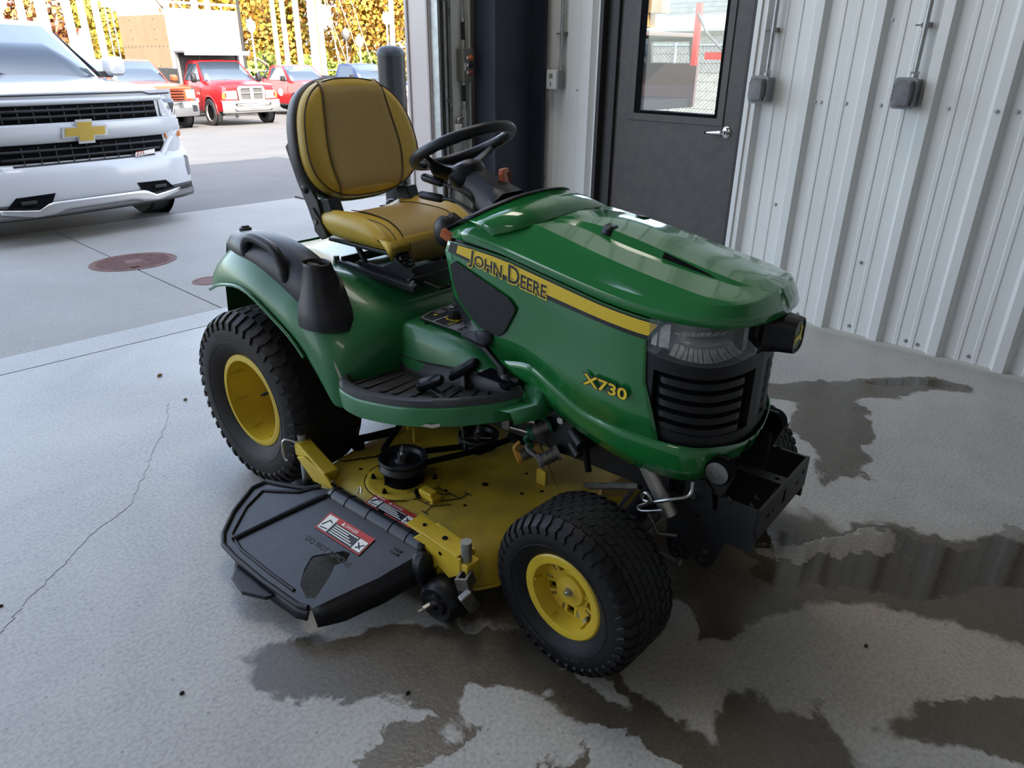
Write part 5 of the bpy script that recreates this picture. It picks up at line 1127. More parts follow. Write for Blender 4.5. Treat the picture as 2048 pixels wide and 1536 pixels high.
# ================================================================ ON THE WALL AND JUST OUTSIDE
GREYP = mat('grey_box_plastic', (.20, .205, .215), .45); SMOKE = mat('smoked_cover', (.085, .085, .10), .22, col2=(.20, .20, .22), scale=9)
def outlet(y, z, lab, smoky):
    t = empty('outlet_box', (WX - .0, y, z)); tag(t, lab, 'outlet box', 'weatherproof outlet boxes on the ribbed wall')
    part('back_box', MB().box((-.045, 0, 0), (.085, .09, .125)), GREYP, t, bevel=.006)
    part('cover_frame', MB().plate(rrect(.104, .142, .014, 3), [rrect(.080, .112, .008, 3)], lambda u, v, w: Vector((-.088 - w, u, v)), .012), GREYP, t, bevel=.002)
    fr_ = [[Vector((-.098 - d, a * s_, c * s_)) for a, c in rrect(.082, .114, .012, 4)] for s_, d in ((1.0, 0), (.96, .030), (.86, .040), (.02, .041))]
    part('bubble_cover', MB().grid(fr_, cv=True), SMOKE, t, smooth=40)
    part('latch', MB().box((-.105, -.050, -.045), (.016, .010, .022)), GREYP, t, bevel=.002)
    for c in (-.03, -.01, .01, .03): part('hinge_knuckle', MB().cyl((-.098, .053, c - .008), (-.098, .053, c + .008), .005, n=8), GREYP, t)
    c_ = empty('conduit', (WX - .045, y - .012, z + .0625)); tag(c_, 'galvanised conduit pipe running up from the ' + ('outlet box nearest the door' if smoky else 'outlet box farther from the door'), 'conduit', 'conduit drops on the ribbed wall')
    part('pipe', MB().cyl((0, 0, .0), (0, 0, 2.6), .0125, n=16), GALV, c_, smooth=40); part('connector', MB().cyl((0, 0, 0), (0, 0, .028), .018, n=12).cyl((0, 0, .024), (0, 0, .034), .0195, n=6), GALV, c_, smooth=35)
    for zz in (.235, 1.4): part('pipe_strap', MB().box((.018, .0, zz), (.036, .040, .022)).cyl((-.002, .02, zz), (-.002, .045, zz), .004, n=8), DSTEEL, c_, bevel=.002)
outlet(2.06, 1.275, 'smoked weatherproof outlet box nearest the dark door', True)
outlet(1.30, 1.285, 'smoked weatherproof outlet box farther right from the door', False)
# thermostat
t = empty('thermostat', (WX - .012, 3.60, 1.285)); tag(t, 'small white thermostat with a display mounted on the narrow ribbed panel', 'thermostat')
part('back_box', MB().box((-.03, -.005, .0), (.06, .075, .115)), GREYP, t, bevel=.003); part('housing', MB().box((-.072, .01, .0), (.03, .085, .125)), PANELT, t, bevel=.006)
part('display', MB().box((-.0875, .010, .022), (.002, .032, .030)), mat('lcd', (.22, .25, .20), .3), t)
for q in (-.02, -.035): part('button', MB().lathe([(0, .003), (.005, .003), (.007, 0)], (-.087, .012, q), (-1, 0, 0), 12), GREYP, t)
c_ = empty('conduit', (WX - .035, 3.575, 1.343)); tag(c_, 'galvanised conduit pipe running up from the white thermostat', 'conduit', 'conduit drops on the ribbed wall')
part('pipe', MB().cyl((0, 0, 0), (0, 0, 2.4), .0125, n=16), GALV, c_, smooth=40); part('connector', MB().cyl((0, 0, 0), (0, 0, .028), .018, n=12), GALV, c_, smooth=40); part('pipe_strap', MB().box((.018, 0, .23), (.036, .04, .022)).cyl((-.002, .02, .23), (-.002, .05, .23), .004, n=8), DSTEEL, c_, bevel=.002)
# push button station by the bay
t = empty('control_station', (3.42, 3.925, 1.375)); tag(t, 'grey three button door control station on the bay jamb', 'control box')
part('enclosure', MB().box((0, -.035, 0), (.085, .07, .20)), mat('station_grey', (.17, .165, .15), .45, .3), t, bevel=.004)
for z, m_ in ((.045, ORNG), (0, BLK), (-.045, mat('stop_red', (.20, .03, .03), .45))):
    part('push_button', MB().lathe([(0, .018), (.012, .018), (.014, .014), (.014, .004), (.018, .003), (.018, 0)], (.018, -.07, z), (0, -1, 0), 20), m_, t, smooth=40); part('legend_plate', MB().box((-.008, -.0708, z), (.014, .002, .018)), WHT, t)
part('name_plate', MB().box((-.030, -.0708, -.01), (.008, .002, .045)), WHT, t)
c_ = empty('conduit', (3.42, 3.905, 0)); tag(c_, 'conduit with black flexible sections above and below the button station', 'conduit')
def seg(z0, z1, r, m_, nm): part(nm, MB().cyl((0, 0, z0), (0, 0, z1), r, n=14), m_, c_, smooth=40)
for z0, z1, r, m_, nm in ((1.478, 1.50, .014, STEEL, 'fitting'), (1.50, 1.525, .018, STEEL, 'compression_nut'), (1.525, 1.63, .014, BLKM, 'flexible_section'), (1.63, 1.65, .017, STEEL, 'compression_nut'), (1.65, 1.70, .013, GALV, 'fitting'), (1.70, 2.6, .010, GALV, 'pipe'), (1.25, 1.272, .016, STEEL, 'compression_nut'), (1.15, 1.25, .014, BLKM, 'flexible_section'), (1.125, 1.15, .018, STEEL, 'compression_nut'), (1.10, 1.125, .014, STEEL, 'fitting'), (.98, 1.10, .022, GALV, 'conduit_body'), (.3, .98, .011, GALV, 'pipe')): seg(z0, z1, r, m_, nm)
part('body_cover', MB().prism(rrect(.022, .085, .010, 4), lambda u, v, w: Vector((u + .012, -.022 - w, 1.04 + v)), .004), GALV, c_, bevel=.002)
t = empty('photo_eye', (3.355, 3.92, .965)); tag(t, 'small white sensor box on an elbow below the button station', 'sensor box')
part('housing', MB().box((0, -.02, 0), (.052, .04, .085)), WHT, t, bevel=.003); part('elbow', MB().tube(cr([(0, -.02, .042), (.002, -.02, .066), (.02, -.02, .078), (.05, -.02, .078)], 12), .011, 10), STEEL, t, smooth=60)
part('face_mark', MB().box((-.004, -.0405, -.024), (.022, .001, .006)).box((.004, -.0405, .008), (.002, .001, .04), Matrix.Rotation(.5, 3, 'Y')), DKPR, t)
for q in ((-.008, .0), (.016, .03), (.018, -.01)): part('face_screw', MB().cyl((q[0], -.0398, q[1]), (q[0], -.0415, q[1]), .003, n=8), DSTEEL, t)
# bollard
t = empty('bollard', (3.50, 4.82, gz(4.82) - .004)); tag(t, 'black sleeved steel bollard with a domed cap standing beside the bay jamb', 'bollard')
part('sleeve', MB().cyl((0, 0, 0), (0, 0, 1.47), .104, n=48), mat('bollard_black', (.018, .018, .021), .3, col2=(.028, .028, .03), scale=3), t, smooth=40)
part('dome_cap', MB().lathe([(.107, 1.455), (.107, 1.475), (.104, 1.488), (.088, 1.508), (.055, 1.522), (0, 1.528)], (0, 0, 0), (0, 0, 1), 48), mat('bollard_cap', (.035, .04, .048), .42, bump=.25, bscale=40), t, smooth=40)
# manholes
IRON = mat('rusty_iron', (.17, .085, .070), .75, col2=(.11, .060, .055), scale=14, bump=.2, bscale=60)
def manhole(x, y, r, lab):
    t = empty('manhole_cover', (x, y, gz(y) - .004)); t.rotation_euler = (-math.atan(SLOPE), 0, 0); tag(t, lab, 'manhole cover')
    part('frame', MB().lathe([(r, 0), (r, .004), (r - .018, .004), (r - .02, .001)], (0, 0, 0), (0, 0, 1), 64), IRON, t, smooth=30); part('lid', MB().lathe([(0, .003), (r - .024, .003), (r - .026, 0)], (0, 0, 0), (0, 0, 1), 64), IRON, t)
    if r > .2:
        st_ = MB(); n_ = 26
        for i in range(n_):
            for j in range(n_):
                a, c = (i - n_ / 2 + .5) * .022, (j - n_ / 2 + .5) * .022
                if .02 < math.hypot(a, c) < r - .045 and not (abs(a) < .07 and abs(c) < .09): st_.box((a, c, .0045), (.012, .012, .003))
        tag(part('tread_studs', st_, IRON, t), kind='stuff')
        part('centre_boss', MB().box((0, .0, .004), (.12, .15, .003)), IRON, t, bevel=.001); part('pick_slot', MB().box((-.06, -.20, .0045), (.06, .012, .003)).box((-.06, -.23, .0045), (.06, .012, .003)), BLKD, t)
manhole(1.77, 6.02, .315, 'large round rust brown manhole cover in the apron'); manhole(1.93, 4.98, .115, 'small round rust brown access cover in the apron near the fender')
# scraps on the slab
LEAF = mat('dry_leaf', (.30, .19, .09), .8); PEB = mat('pebble', (.20, .17, .14), .8); CLOD = mat('mud_clod', (.03, .03, .03), .9)
def scrap(x, y, s_, m_, lab, cat):
    b = MB(); n_ = 7; q = []
    for k in range(n_): q.append(rng.uniform(.6, 1.1))
    rows_ = [[(x + s_ * sc_ * q[k] * math.cos(2 * math.pi * k / n_), y + s_ * sc_ * q[(k + 2) % n_] * math.sin(2 * math.pi * k / n_) * .7, z) for k in range(n_)] for sc_, z in ((.8, gz(y)), (1, gz(y) + s_ * .3), (.5, gz(y) + s_ * .75), (.02, gz(y) + s_ * .8))]
    b.grid(rows_, cv=True); o = part(cat.replace(' ', '_'), b, m_, smooth=60); tag(o, lab, cat, 'scraps lying on the shop floor'); return o
scrap(1.02, 3.45, .018, LEAF, 'dry tan leaf on the slab left of the rear tyre', 'dry leaf'); scrap(1.0, 3.10, .013, PEB, 'grey pebble on the slab left of the rear wheel', 'pebble'); scrap(.77, 2.05, .007, LEAF, 'small brown pebble just behind the discharge chute', 'pebble')
scrap(.725, 1.08, .010, CLOD, 'black mud clod on the wet floor left of the front tyre', 'mud clod'); scrap(.328, 1.467, .009, CLOD, 'black mud clod at the bottom left of the floor', 'mud clod'); scrap(.085, 2.13, .008, CLOD, 'dark pebble near the left picture edge', 'pebble'); scrap(1.70, .345, .008, CLOD, 'small dark clod on the beige dry floor at the right', 'mud clod')
# hairline crack in the slab
ck = cr([(.93, 3.12, .0006), (.86, 2.95, .0006), (.72, 2.72, .0006), (.60, 2.52, .0006), (.52, 2.40, .0006), (.40, 2.33, .0006), (.28, 2.22, .0006), (.16, 2.12, .0006), (.05, 2.0, .0006)], 110)
cb_ = MB(); cb_.grid([(lambda j: [(p.x + j, p.y - .0014, .0006), (p.x + j, p.y + .0014, .0006)])(rng.uniform(-.008, .008)) for p in ck])
part('slab_crack', cb_, mat('crack', (.10, .10, .10), .9), floor)
# ================================================================ VEHICLES
def refl_glass(name, c): return mat(name, c, .04, 0, spec=.8, coat=.5)
WGL = refl_glass('tinted_glass', (.035, .05, .07))
TRIMB = mat('trim_black', (.012, .012, .013), .5); GREYB = mat('bumper_grey', (.13, .13, .13), .55); ALUM = mat('alloy_wheel', (.55, .54, .52), .3, .9); HLAMP = mat('lamp_clear', (.62, .60, .55), .12, .2, coat=.6); AMBER = mat('amber_lens', (.50, .14, .03), .2, coat=.5)
GOLD = mat('gold_emblem', (.42, .29, .06), .3, .5); SILV = mat('silver_trim', (.50, .50, .51), .25, .8)
def truck_wheel(x, y, z, r, s_, parent, steel=False):
    w_ = part('wheel', MB().lathe([(r * .66, s_ * .10), (r * .68, s_ * .12), (r * .95, s_ * .125), (r, s_ * .10), (r, -s_ * .10), (r * .95, -s_ * .125), (r * .6, -s_ * .12)], (x, y, z), (0, 1, 0), 40), mat('truck_tyre', (.018, .018, .018), .7, col2=(.03, .03, .03), scale=20), parent, smooth=35)
    part('rim', MB().lathe([(0, s_ * .06), (r * .16, s_ * .07), (r * .2, s_ * .05), (r * .58, s_ * .045), (r * .63, s_ * .11), (r * .67, s_ * .115)], (x, y, z), (0, 1, 0), 32), ALUM, w_, smooth=35)
    for k in range(6):
        t = R(60 * k); part('rim_window', MB().lathe([(0, s_ * .0475), (r * .11, s_ * .0475)], (x + r * .40 * math.cos(t), y, z + r * .40 * math.sin(t)), (0, 1, 0), 12), BLKD, w_)
    return w_
def pickup(name, loc, heading, paint, label, style, zoff=0.0, cab=1.75, hoodz=1.24, roofz=1.90, bed=True, hw=1.0):
    t = empty(name, (loc[0], loc[1], gz(loc[1]) - .006 + zoff), heading); t.rotation_euler = (0, 0, heading); tag(t, label, 'pickup truck', 'trucks parked outside')
    P_ = paint; xw = -.52; xr = xw - .62; xc = xr - cab; xb = -4.45 if bed else xc - .25
    # body lower half: rings of (y, z)
    def ring_(x, w, zb_, zt_, crown, wt): return [(x, -w * .93, zb_), (x, -w, zb_ + .18), (x, -w, zb_ + (zt_ - zb_) * .62), (x, -w * .985, zb_ + (zt_ - zb_) * .80), (x, -w * wt, zt_), (x, -w * wt * .5, zt_ + crown), (x, 0, zt_ + crown * 1.2), (x, w * wt * .5, zt_ + crown), (x, w * wt, zt_), (x, w * .985, zb_ + (zt_ - zb_) * .80), (x, w, zb_ + (zt_ - zb_) * .62), (x, w, zb_ + .18), (x, w * .93, zb_)]
    st_ = [(.86, .86, .60, hoodz - .10, .02, .92), (.80, .93, .50, hoodz - .04, .03, .93), (.55, hw * .985, .45, hoodz - .005, .04, .93), (0, hw, .45, hoodz + .03, .045, .93), (xw + .02, hw, .42, hoodz + .06, .035, .93), (xw - .15, hw, .40, hoodz + .05, .0, .96), (xc, hw, .40, hoodz + .05, .0, .96)]
    if bed: st_ += [(xc - .08, hw, .42, hoodz + .12, 0, .97), (-4.40, hw, .48, hoodz + .12, 0, .97), (xb, hw * .97, .55, hoodz + .10, 0, .96)]
    b = MB(); rows_ = [ring_(*q) for q in st_]; b.grid(rows_); b.add(rows_[0], [tuple(range(13))]); b.add(rows_[-1], [tuple(range(13))])
    body = part('body', b, P_, t, smooth=32)
    part('underbody', MB().box(((.5 + xb) / 2, 0, .46), (.6 - xb, hw * 1.5, .16)), TRIMB, t)
    # cab greenhouse
    zbel = hoodz + .045; w0, w1 = hw * .955, hw * .76
    g = MB()
    gr_ = [[(xw + .02, -w0 * .93, zbel), (xr, -w1, roofz - .05), (xr - .12, -w1 * .99, roofz), (xc + .30, -w1 * .99, roofz), (xc + .08, -w1, roofz - .05), (xc - .02, -w0 * .97, zbel)]]
    prof = [(xw + .02, zbel, w0 * .95), (xr, roofz - .05, w1), (xr - .14, roofz, w1 * .96), (xc + .30, roofz, w1 * .96), (xc + .08, roofz - .05, w1), (xc - .02, zbel, w0)]
    g.grid([[(x, -w, z) for x, z, w in prof], [(x - .0, -w * .5, z + .012) for x, z, w in prof], [(x + .02 * (i < 2), 0, z + .018) for i, (x, z, w) in enumerate(prof)], [(x, w * .5, z + .012) for x, z, w in prof], [(x, w, z) for x, z, w in prof]])
    for s_ in (-1, 1): g.add([(x, s_ * w, z) for x, z, w in prof], [tuple(range(6))])
    part('cab_roof', g, P_, t, smooth=32)
    def lerp3(a, c, q): return tuple(a[i] + (c[i] - a[i]) * q for i in range(3))
    bl, br, tl_, tr_ = (xw + .03, w0 * .89, zbel + .02), (xw + .03, -w0 * .89, zbel + .02), (xr + .01, w1 * .92, roofz - .06), (xr + .01, -w1 * .92, roofz - .06)
    ws = [[Vector(lerp3(bl, br, k / 8)) + Vector((.012 + .022 * math.sin(math.pi * k / 8), 0, .010 + .012 * math.sin(math.pi * k / 8))) for k in range(9)], [Vector(lerp3(tl_, tr_, k / 8)) + Vector((.012 + .020 * math.sin(math.pi * k / 8), 0, .010 + .012 * math.sin(math.pi * k / 8))) for k in range(9)]]
    part('windshield', MB().grid(ws), WGL, t, smooth=60, solid=.004)
    for s_ in (-1, 1):
        nwin = 2 if cab > 1.5 else 1; x0, x1 = xr + .05, xc + .16
        def wp(x, f): return (x, s_ * ((w0 - .005) + (w1 - w0) * f + .010), zbel + .03 + (roofz - .10 - zbel) * f)
        for k in range(nwin):
            a, c = x0 + (x1 - x0) * k / nwin, x0 + (x1 - x0) * (k + .93) / nwin
            q = [wp(a + (.52 if k == 0 else 0), .02), wp(a + (.02 if k == 0 else 0), .93), wp(c, .93), wp(c - (.05 if k == nwin - 1 else 0), .02)]
            part('side_window', MB().add(q, [(0, 1, 2, 3)]), WGL, t, solid=.006)
            part('door_seam', MB().tube([(c, s_ * (hw + .003), .55), (c, s_ * (hw + .003), hoodz - .12), (c, s_ * hw * .985, hoodz)], .006, 6), TRIMB, t); part('door_handle', MB().box((c + .16, s_ * (hw + .015), hoodz - .14), (.16, .03, .035)), TRIMB if style != 'white' else P_, t, bevel=.006)
        part('door_seam', MB().tube([(xw - .05, s_ * (hw + .003), .55), (xw - .02, s_ * (hw + .003), hoodz - .12)], .006, 6), TRIMB, t)
        # mirror
        mw, mh = (.17, .28) if style in ('dually',) else (.21, .19)
        m_ = part('mirror', MB().grid([[Vector((xw - .10 + d, s_ * (hw + .13) + a * s_, hoodz + .17 + c)) for a, c in ((p[0] * sc_, p[1] * sc_) for p in rrect(mw, mh, .05, 4))] for sc_, d in ((.9, -.06), (1, -.04), (1, .03), (.75, .08), (.05, .09))], cv=True), P_ if style in ('white', 'orange') else TRIMB, t, smooth=50)
        part('mirror_arm', MB().box((xw - .12, s_ * (hw + .02), hoodz + .09), (.07, .16, .06)), TRIMB, m_)
        # wheels and arches
        for x in (0, -3.65):
            if x < xb: continue
            part('wheel_arch', MB().lathe([(.0, s_ * .002), (.47, s_ * .002)], (x, s_ * (hw + .001), .42), (0, 1, 0), 36), BLKD, t); part('arch_flare', MB().tube([(x + .475 * math.cos(R(a)), s_ * (hw + .004), .42 + .475 * math.sin(R(a))) for a in range(-5, 186, 8)], .022, 8), P_ if style != 'grey' else GREYB, t, smooth=60)
            truck_wheel(x, s_ * (hw - .075), .405, .405, s_, t)
        part('running_board', MB().box((-1.7, s_ * (hw - .02), .38), (2.2, .16, .05)), TRIMB, t, bevel=.01)
    if bed: part('bed_opening', MB().box(((xc - .12 + xb + .08) / 2, 0, hoodz + .122), (-(xb + .08 - xc + .12), hw * 1.72, .012)), BLKD, t)
    part('antenna', MB().tube([(xw + .05, -hw * .86, hoodz + .05), (xw - .02, -hw * .86, hoodz + .80)], .004, 6), TRIMB, t)
    return t, body
def quad_strip(fn, a0, a1, z0, z1, n=10, **k): return MB().grid([[fn(a0 + (a1 - a0) * i / n, z0), fn(a0 + (a1 - a0) * i / n, z1)] for i in range(n + 1)])
def nose(cx, hw, bulge=.16):
    """front face of a truck: y across -> point, rounded back at the corners"""
    return lambda y, z, d=0: Vector((cx + d - bulge * (abs(y) / hw) ** 3.6 - .02 * (z - .8), y, z))
# ---- the white pickup at the bay
WHITEP = mat('white_truck_paint', (.50, .51, .53), .25, coat=.7)
tw, body = pickup('white_pickup_truck', (1.86, 8.30), R(-82), WHITEP, 'white pickup truck with gold bowtie emblem facing the bay opening', 'white', cab=2.1, hoodz=1.28, roofz=1.88)
n_ = nose(.93, .98)
def slabf(name, poly, m_, d=0.0, th=.02, parent=None, mirror=False, bev=.0, fnose=None):
    fn = fnose or n_
    return part(name, MB().prism(dens(poly, 4), lambda u, v, w: fn(u, v, d + w), th), m_, parent or tw, bevel=bev)
sym = lambda pts: pts + [(-a, z) for a, z in pts[::-1]]
part('fascia', MB().grid([[n_(y, z, -.02) for y in [-.97 + .0808 * k for k in range(25)]] for z in (.34, .5, .7, .9, 1.1, 1.2, 1.27)]), WHITEP, tw, smooth=50)
def band_y(name, top, bot, m_, d, parent, n=28, th=.004, fn=None):
    fn = fn or n_
    def ev(P_, y):
        for (a, z), (c, w) in zip(P_, P_[1:]):
            if a <= y <= c: return z + (w - z) * (y - a) / max(c - a, 1e-6)
        return P_[-1][1]
    y0, y1 = top[0][0], top[-1][0]
    return part(name, MB().grid([[fn(y, ev(bot, y) + (ev(top, y) - ev(bot, y)) * q / 4, d) for q in range(5)] for y in [y0 + (y1 - y0) * k / n for k in range(n + 1)]]), m_, parent, smooth=40, solid=th)
gb = part('grille_frame', MB().tube([n_(y, z, -.005) for y, z in ((-.95, .93), (-.80, .80), (-.64, .615), (-.4, .59), (0, .58), (.4, .59), (.64, .615), (.80, .80), (.95, .93))], .035, 10).tube([n_(-.80 + 1.6 * k / 20, 1.20, -.012) for k in range(21)], .028, 8), WHITEP, tw, smooth=50)
band_y('upper_grille', [(-.74, 1.175), (.74, 1.175)], [(-.74, 1.03), (.74, 1.03)], BLKD, -.008, gb); band_y('lower_grille', [(-.78, .87), (.78, .87)], [(-.78, .80), (-.60, .64), (.60, .64), (.78, .80)], BLKD, -.008, gb)
for z, w_ in ((1.135, .70), (1.085, .715), (.82, .72), (.76, .68), (.70, .61)):
    part('grille_bar', MB().tube([n_(-w_ + 2 * w_ * k / 20, z, .010) for k in range(21)], .012, 6), TRIMB, gb, smooth=60)
for k in range(-5, 6): part('grille_rib', MB().tube([n_(k * .12, 1.045, .012), n_(k * .12, 1.165, .010)], .005, 6), TRIMB, gb); 
for k in range(-4, 5): part('grille_rib', MB().tube([n_(k * .13, .645, .012), n_(k * .13, .855, .010)], .005, 6), TRIMB, gb)
part('grille_crossbar', MB().grid([[n_(-.95 + 1.9 * k / 24, z, d) for k in range(25)] for z, d in ((1.035, .005), (1.02, .030), (.965, .038), (.90, .030), (.875, .005))]), WHITEP, gb, smooth=45)
BOW = [(-.5, -.13), (-.46, .13), (-.17, .13), (-.16, .30), (.19, .30), (.18, .13), (.5, .13), (.46, -.13), (.17, -.13), (.16, -.30), (-.19, -.30), (-.18, -.13)]
em = part('emblem', MB().prism([(a * .40, c * .33) for a, c in BOW], lambda u, v, w: n_(u, .955 + v, .038 + w), .016), SILV, tw)
part('emblem_field', MB().prism([(a * .35, c * .26) for a, c in BOW], lambda u, v, w: n_(u, .955 + v, .0545 + w), .004), GOLD, em)
zp = part('grille_badge', MB().prism([(.40, .70), (.60, .715), (.61, .755), (.41, .74)], lambda u, v, w: n_(u, v, .026 + w), .01), SILV, tw)
lettering('badge_lettering', 'Z71', lambda a, c, d=0: n_(.415 + a, .709 + c + a * .07, .037 + d), REDP, zp, .052)
for s_ in (-1, 1):
    o_ = lambda L_: sorted((a * s_, z) for a, z in L_)
    lamp = band_y('headlamp', o_([(.76, 1.19), (.97, 1.175)]), o_([(.76, 1.03), (.93, 1.015), (.97, 1.06)]), mat('smoked_lamp', (.05, .055, .065), .12, coat=.8), .004, tw, 12)
    part('lamp_strip', MB().tube([n_(s_ * (.78 + .018 * k), 1.045 + (.0 if k < 8 else (k - 8) * .035), .012) for k in range(11)], .007, 6), HLAMP, lamp); part('lamp_projector', MB().lathe([(0, .012), (.035, .010), (.045, 0)], tuple(n_(s_ * .85, 1.11, .004)), (1, .25 * s_, 0), 20), SILV, lamp)
    band_y('marker_lamp', o_([(.77, .885), (.985, .895)]), o_([(.77, .84), (.80, .815), (.985, .84)]), AMBER, .006, lamp, 10)
    band_y('lamp_panel', o_([(.755, 1.005), (.985, .995)]), o_([(.755, .905), (.985, .915)]), WHITEP, .008, lamp, 10)
part('hood_seam', MB().tube([n_(y, 1.235 + (.02 if abs(y) < .66 else 0), -.004) for y in [-.93 + .0775 * k for k in range(25)]], .007, 6), TRIMB, tw)
bp = part('bumper', MB().grid([[n_(-1.0 + 2.0 * k / 28, z, d) for k in range(29)] for z, d in ((.76, -.06), (.70, .02), (.62, .045), (.45, .04), (.36, .02), (.33, -.03))]), WHITEP, tw, smooth=45)
# the bumper's upper edge dips under the grille: dark slot above it
band_y('valance', [(-1.0, .40), (1.0, .40)], [(-1.0, .33), (-.9, .27), (.9, .27), (1.0, .33)], TRIMB, .035, tw)
part('valance_lip', MB().grid([[n_(-1.0 + 2.0 * k / 24, z, d) for k in range(25)] for z, d in ((.345, .05), (.30, .055), (.265, .02))]), GREYB, tw, smooth=45)
sk = band_y('skid_plate', [(-.80, .375), (-.52, .345), (-.42, .40), (.42, .40), (.52, .345), (.80, .375)], [(-.80, .335), (-.56, .29), (-.40, .295), (-.30, .325), (.30, .325), (.40, .295), (.56, .29), (.80, .335)], SILV, .062, tw, 40)
for s_ in (-1, 1):
    part('tow_pocket', MB().prism(dens([(a * s_, z) for a, z in ([(.36, .47), (.66, .46), (.74, .38), (.48, .36), (.40, .40)][::s_])], 2), lambda u, v, w: n_(u, v, .040 + w), .006), BLKD, bp); part('tow_hook', MB().box(tuple(n_(s_ * .58, .415, .055)), (.03, .12, .03)), TRIMB, bp, bevel=.006)
    part('fog_lamp', MB().prism(dens([(a * s_, z) for a, z in ([(.955, .66), (1.0, .64), (1.0, .47), (.965, .46), (.945, .55)][::s_])], 2), lambda u, v, w: n_(u, v, .038 + w), .008), mat('fog_surround', (.16, .17, .18), .3), bp)
part('roof_antenna', MB().prism([(0, 0), (.20, 0), (.06, .09), (.03, .09)], lambda u, v, w: Vector((-1.5 - u, .12 + w, 1.895 + v)), .03), TRIMB, tw, bevel=.006)
# ---- red dual-wheel dump truck
RED = mat('red_truck_paint', (.40, .014, .017), .28, coat=.6); RORG = mat('orange_truck_paint', (.45, .060, .02), .28, coat=.6); NAVYP = mat('navy_truck_paint', (.025, .035, .10), .28, coat=.6)
def ram_front(t, crossbars=True, m_=GREYB, hz=1.24):
    f = nose(.93, .98, .14)
    g = part('grille', MB().plate(dens(sym([(.40, hz - .02), (.47, hz - .10), (.45, .80), (.40, .785)]), 3), [dens([(.06, hz - .09), (.36, hz - .10), (.37, 1.03), (.06, 1.03)], 2), dens([(-.06, hz - .09), (-.06, 1.03), (-.37, 1.03), (-.36, hz - .10)], 2), dens([(.06, .99), (.37, .99), (.36, .83), (.06, .83)], 2), dens([(-.06, .99), (-.06, .83), (-.36, .83), (-.37, .99)], 2)], lambda u, v, w: f(u, v, -.005 + w), .045), m_, t)
    part('grille_mesh', MB().prism([(-.40, .81), (.40, .81), (.40, hz - .06), (-.40, hz - .06)], lambda u, v, w: f(u, v, -.004 + w), .012), mat('grille_mesh', (.09, .085, .08), .6, col2=(.02, .02, .02), scale=70, detail=1), g)
    part('emblem', MB().prism([(-.05, 1.05), (-.035, .95), (0, .92), (.035, .95), (.05, 1.05), (0, 1.07)], lambda u, v, w: f(u, v, .042 + w), .012), SILV, g)
    for s_ in (-1, 1):
        part('headlamp', MB().prism(dens([(a * s_, z) for a, z in ([(.50, 1.08), (.84, 1.07), (.93, .98), (.93, .84), (.50, .83)][::s_])], 3), lambda u, v, w: f(u, v, -.01 + w), .03), HLAMP, t); part('turn_lamp', MB().prism(dens([(a * s_, z) for a, z in ([(.86, 1.04), (.94, .98), (.95, .84), (.87, .84)][::s_])], 2), lambda u, v, w: f(u, v, .0 + w), .03), AMBER, t)
    bb = part('bumper', MB().grid([[f(-1.0 + 2 * k / 24, z, d) for k in range(25)] for z, d in ((.80, -.05), (.785, .08), (.66, .10), (.50, .09), (.42, .05), (.40, -.06))]), m_, t, smooth=45)
    part('bumper_intake', MB().prism(dens(sym([(.62, .70), (.60, .63), (0, .62)]), 3), lambda u, v, w: f(u, v, .098 + w), .006), BLKD, bb); part('bumper_intake', MB().prism(dens(sym([(.66, .54), (.62, .48), (0, .475)]), 3), lambda u, v, w: f(u, v, .088 + w), .006), BLKD, bb)
    part('plate', MB().box(tuple(f(.02, .60, .115)), (.008, .20, .10)), WHT, bb)
    for s_ in (-1, 1): part('tow_hook', MB().box(tuple(f(s_ * .46, .665, .12)), (.03, .16, .035)), mat('pale_hook', (.50, .38, .22), .5), bb)
    return g
td, _ = pickup('red_dump_truck', (11.5, 24.5), R(-89), RED, 'red regular cab dump truck with grey bumper and tow mirrors', 'dually', cab=.75, hoodz=1.26, roofz=1.95, bed=False)
ram_front(td)
part('door_lettering', MB().add(*(lambda q: ([(-.62 - v.x * .5, -1.006, .92 + v.y) for v in q[0]], q[1]))(textmesh('RAM 3500', .11))), WHT, td)
part('door_logo', MB().prism([(0, 0), (.12, -.05), (.26, .02), (.30, -.06), (.42, -.05), (.20, .10), (.05, .12)], lambda u, v, w: Vector((-.75 - u, -1.004 - w, .70 + v)), .002), WHT, td)
dbx = part('dump_body', MB().box((-3.0, 0, 1.25), (2.2, 2.10, .85)).box((-3.0, 0, .75), (2.6, .9, .12)), BLKM, td, bevel=.01)
part('headboard', MB().box((-1.86, 0, 1.55), (.06, 2.15, 1.35)), BLKM, dbx); part('headboard_post', MB().box((-1.80, -1.06, 1.50), (.09, .09, 1.45)), GREYB, dbx, bevel=.01); part('headboard_post', MB().box((-1.80, 1.06, 1.50), (.09, .09, 1.45)), GREYB, dbx, bevel=.01)
part('cab_shield', MB().box((-1.45, 0, 2.20), (.85, 2.25, .07)).box((-1.03, 0, 2.16), (.06, 2.25, .14)), GREYB, dbx, bevel=.01)
for s_ in (-1, 1): truck_wheel(-3.65, s_ * .95, .405, .405, s_, td)
to, _ = pickup('orange_pickup_truck', (8.65, 24.3), R(-84), RORG, 'orange red pickup truck with chrome grille mostly hidden by the white pickup', 'orange', cab=2.0, hoodz=1.26, roofz=1.94)
f = nose(.93, .98, .14)
gc = part('grille', MB().prism(dens(sym([(.93, 1.18), (.95, .86), (0, .84)]), 3), lambda u, v, w: f(u, v, -.01 + w), .04), CHROME, to)
for z in (1.12, 1.04, .96, .90): part('grille_slot', MB().prism(dens(sym([(.55, z), (.55, z - .035), (0, z - .035)]), 3), lambda u, v, w: f(u, v, .031 + w), .006), BLKD, gc)
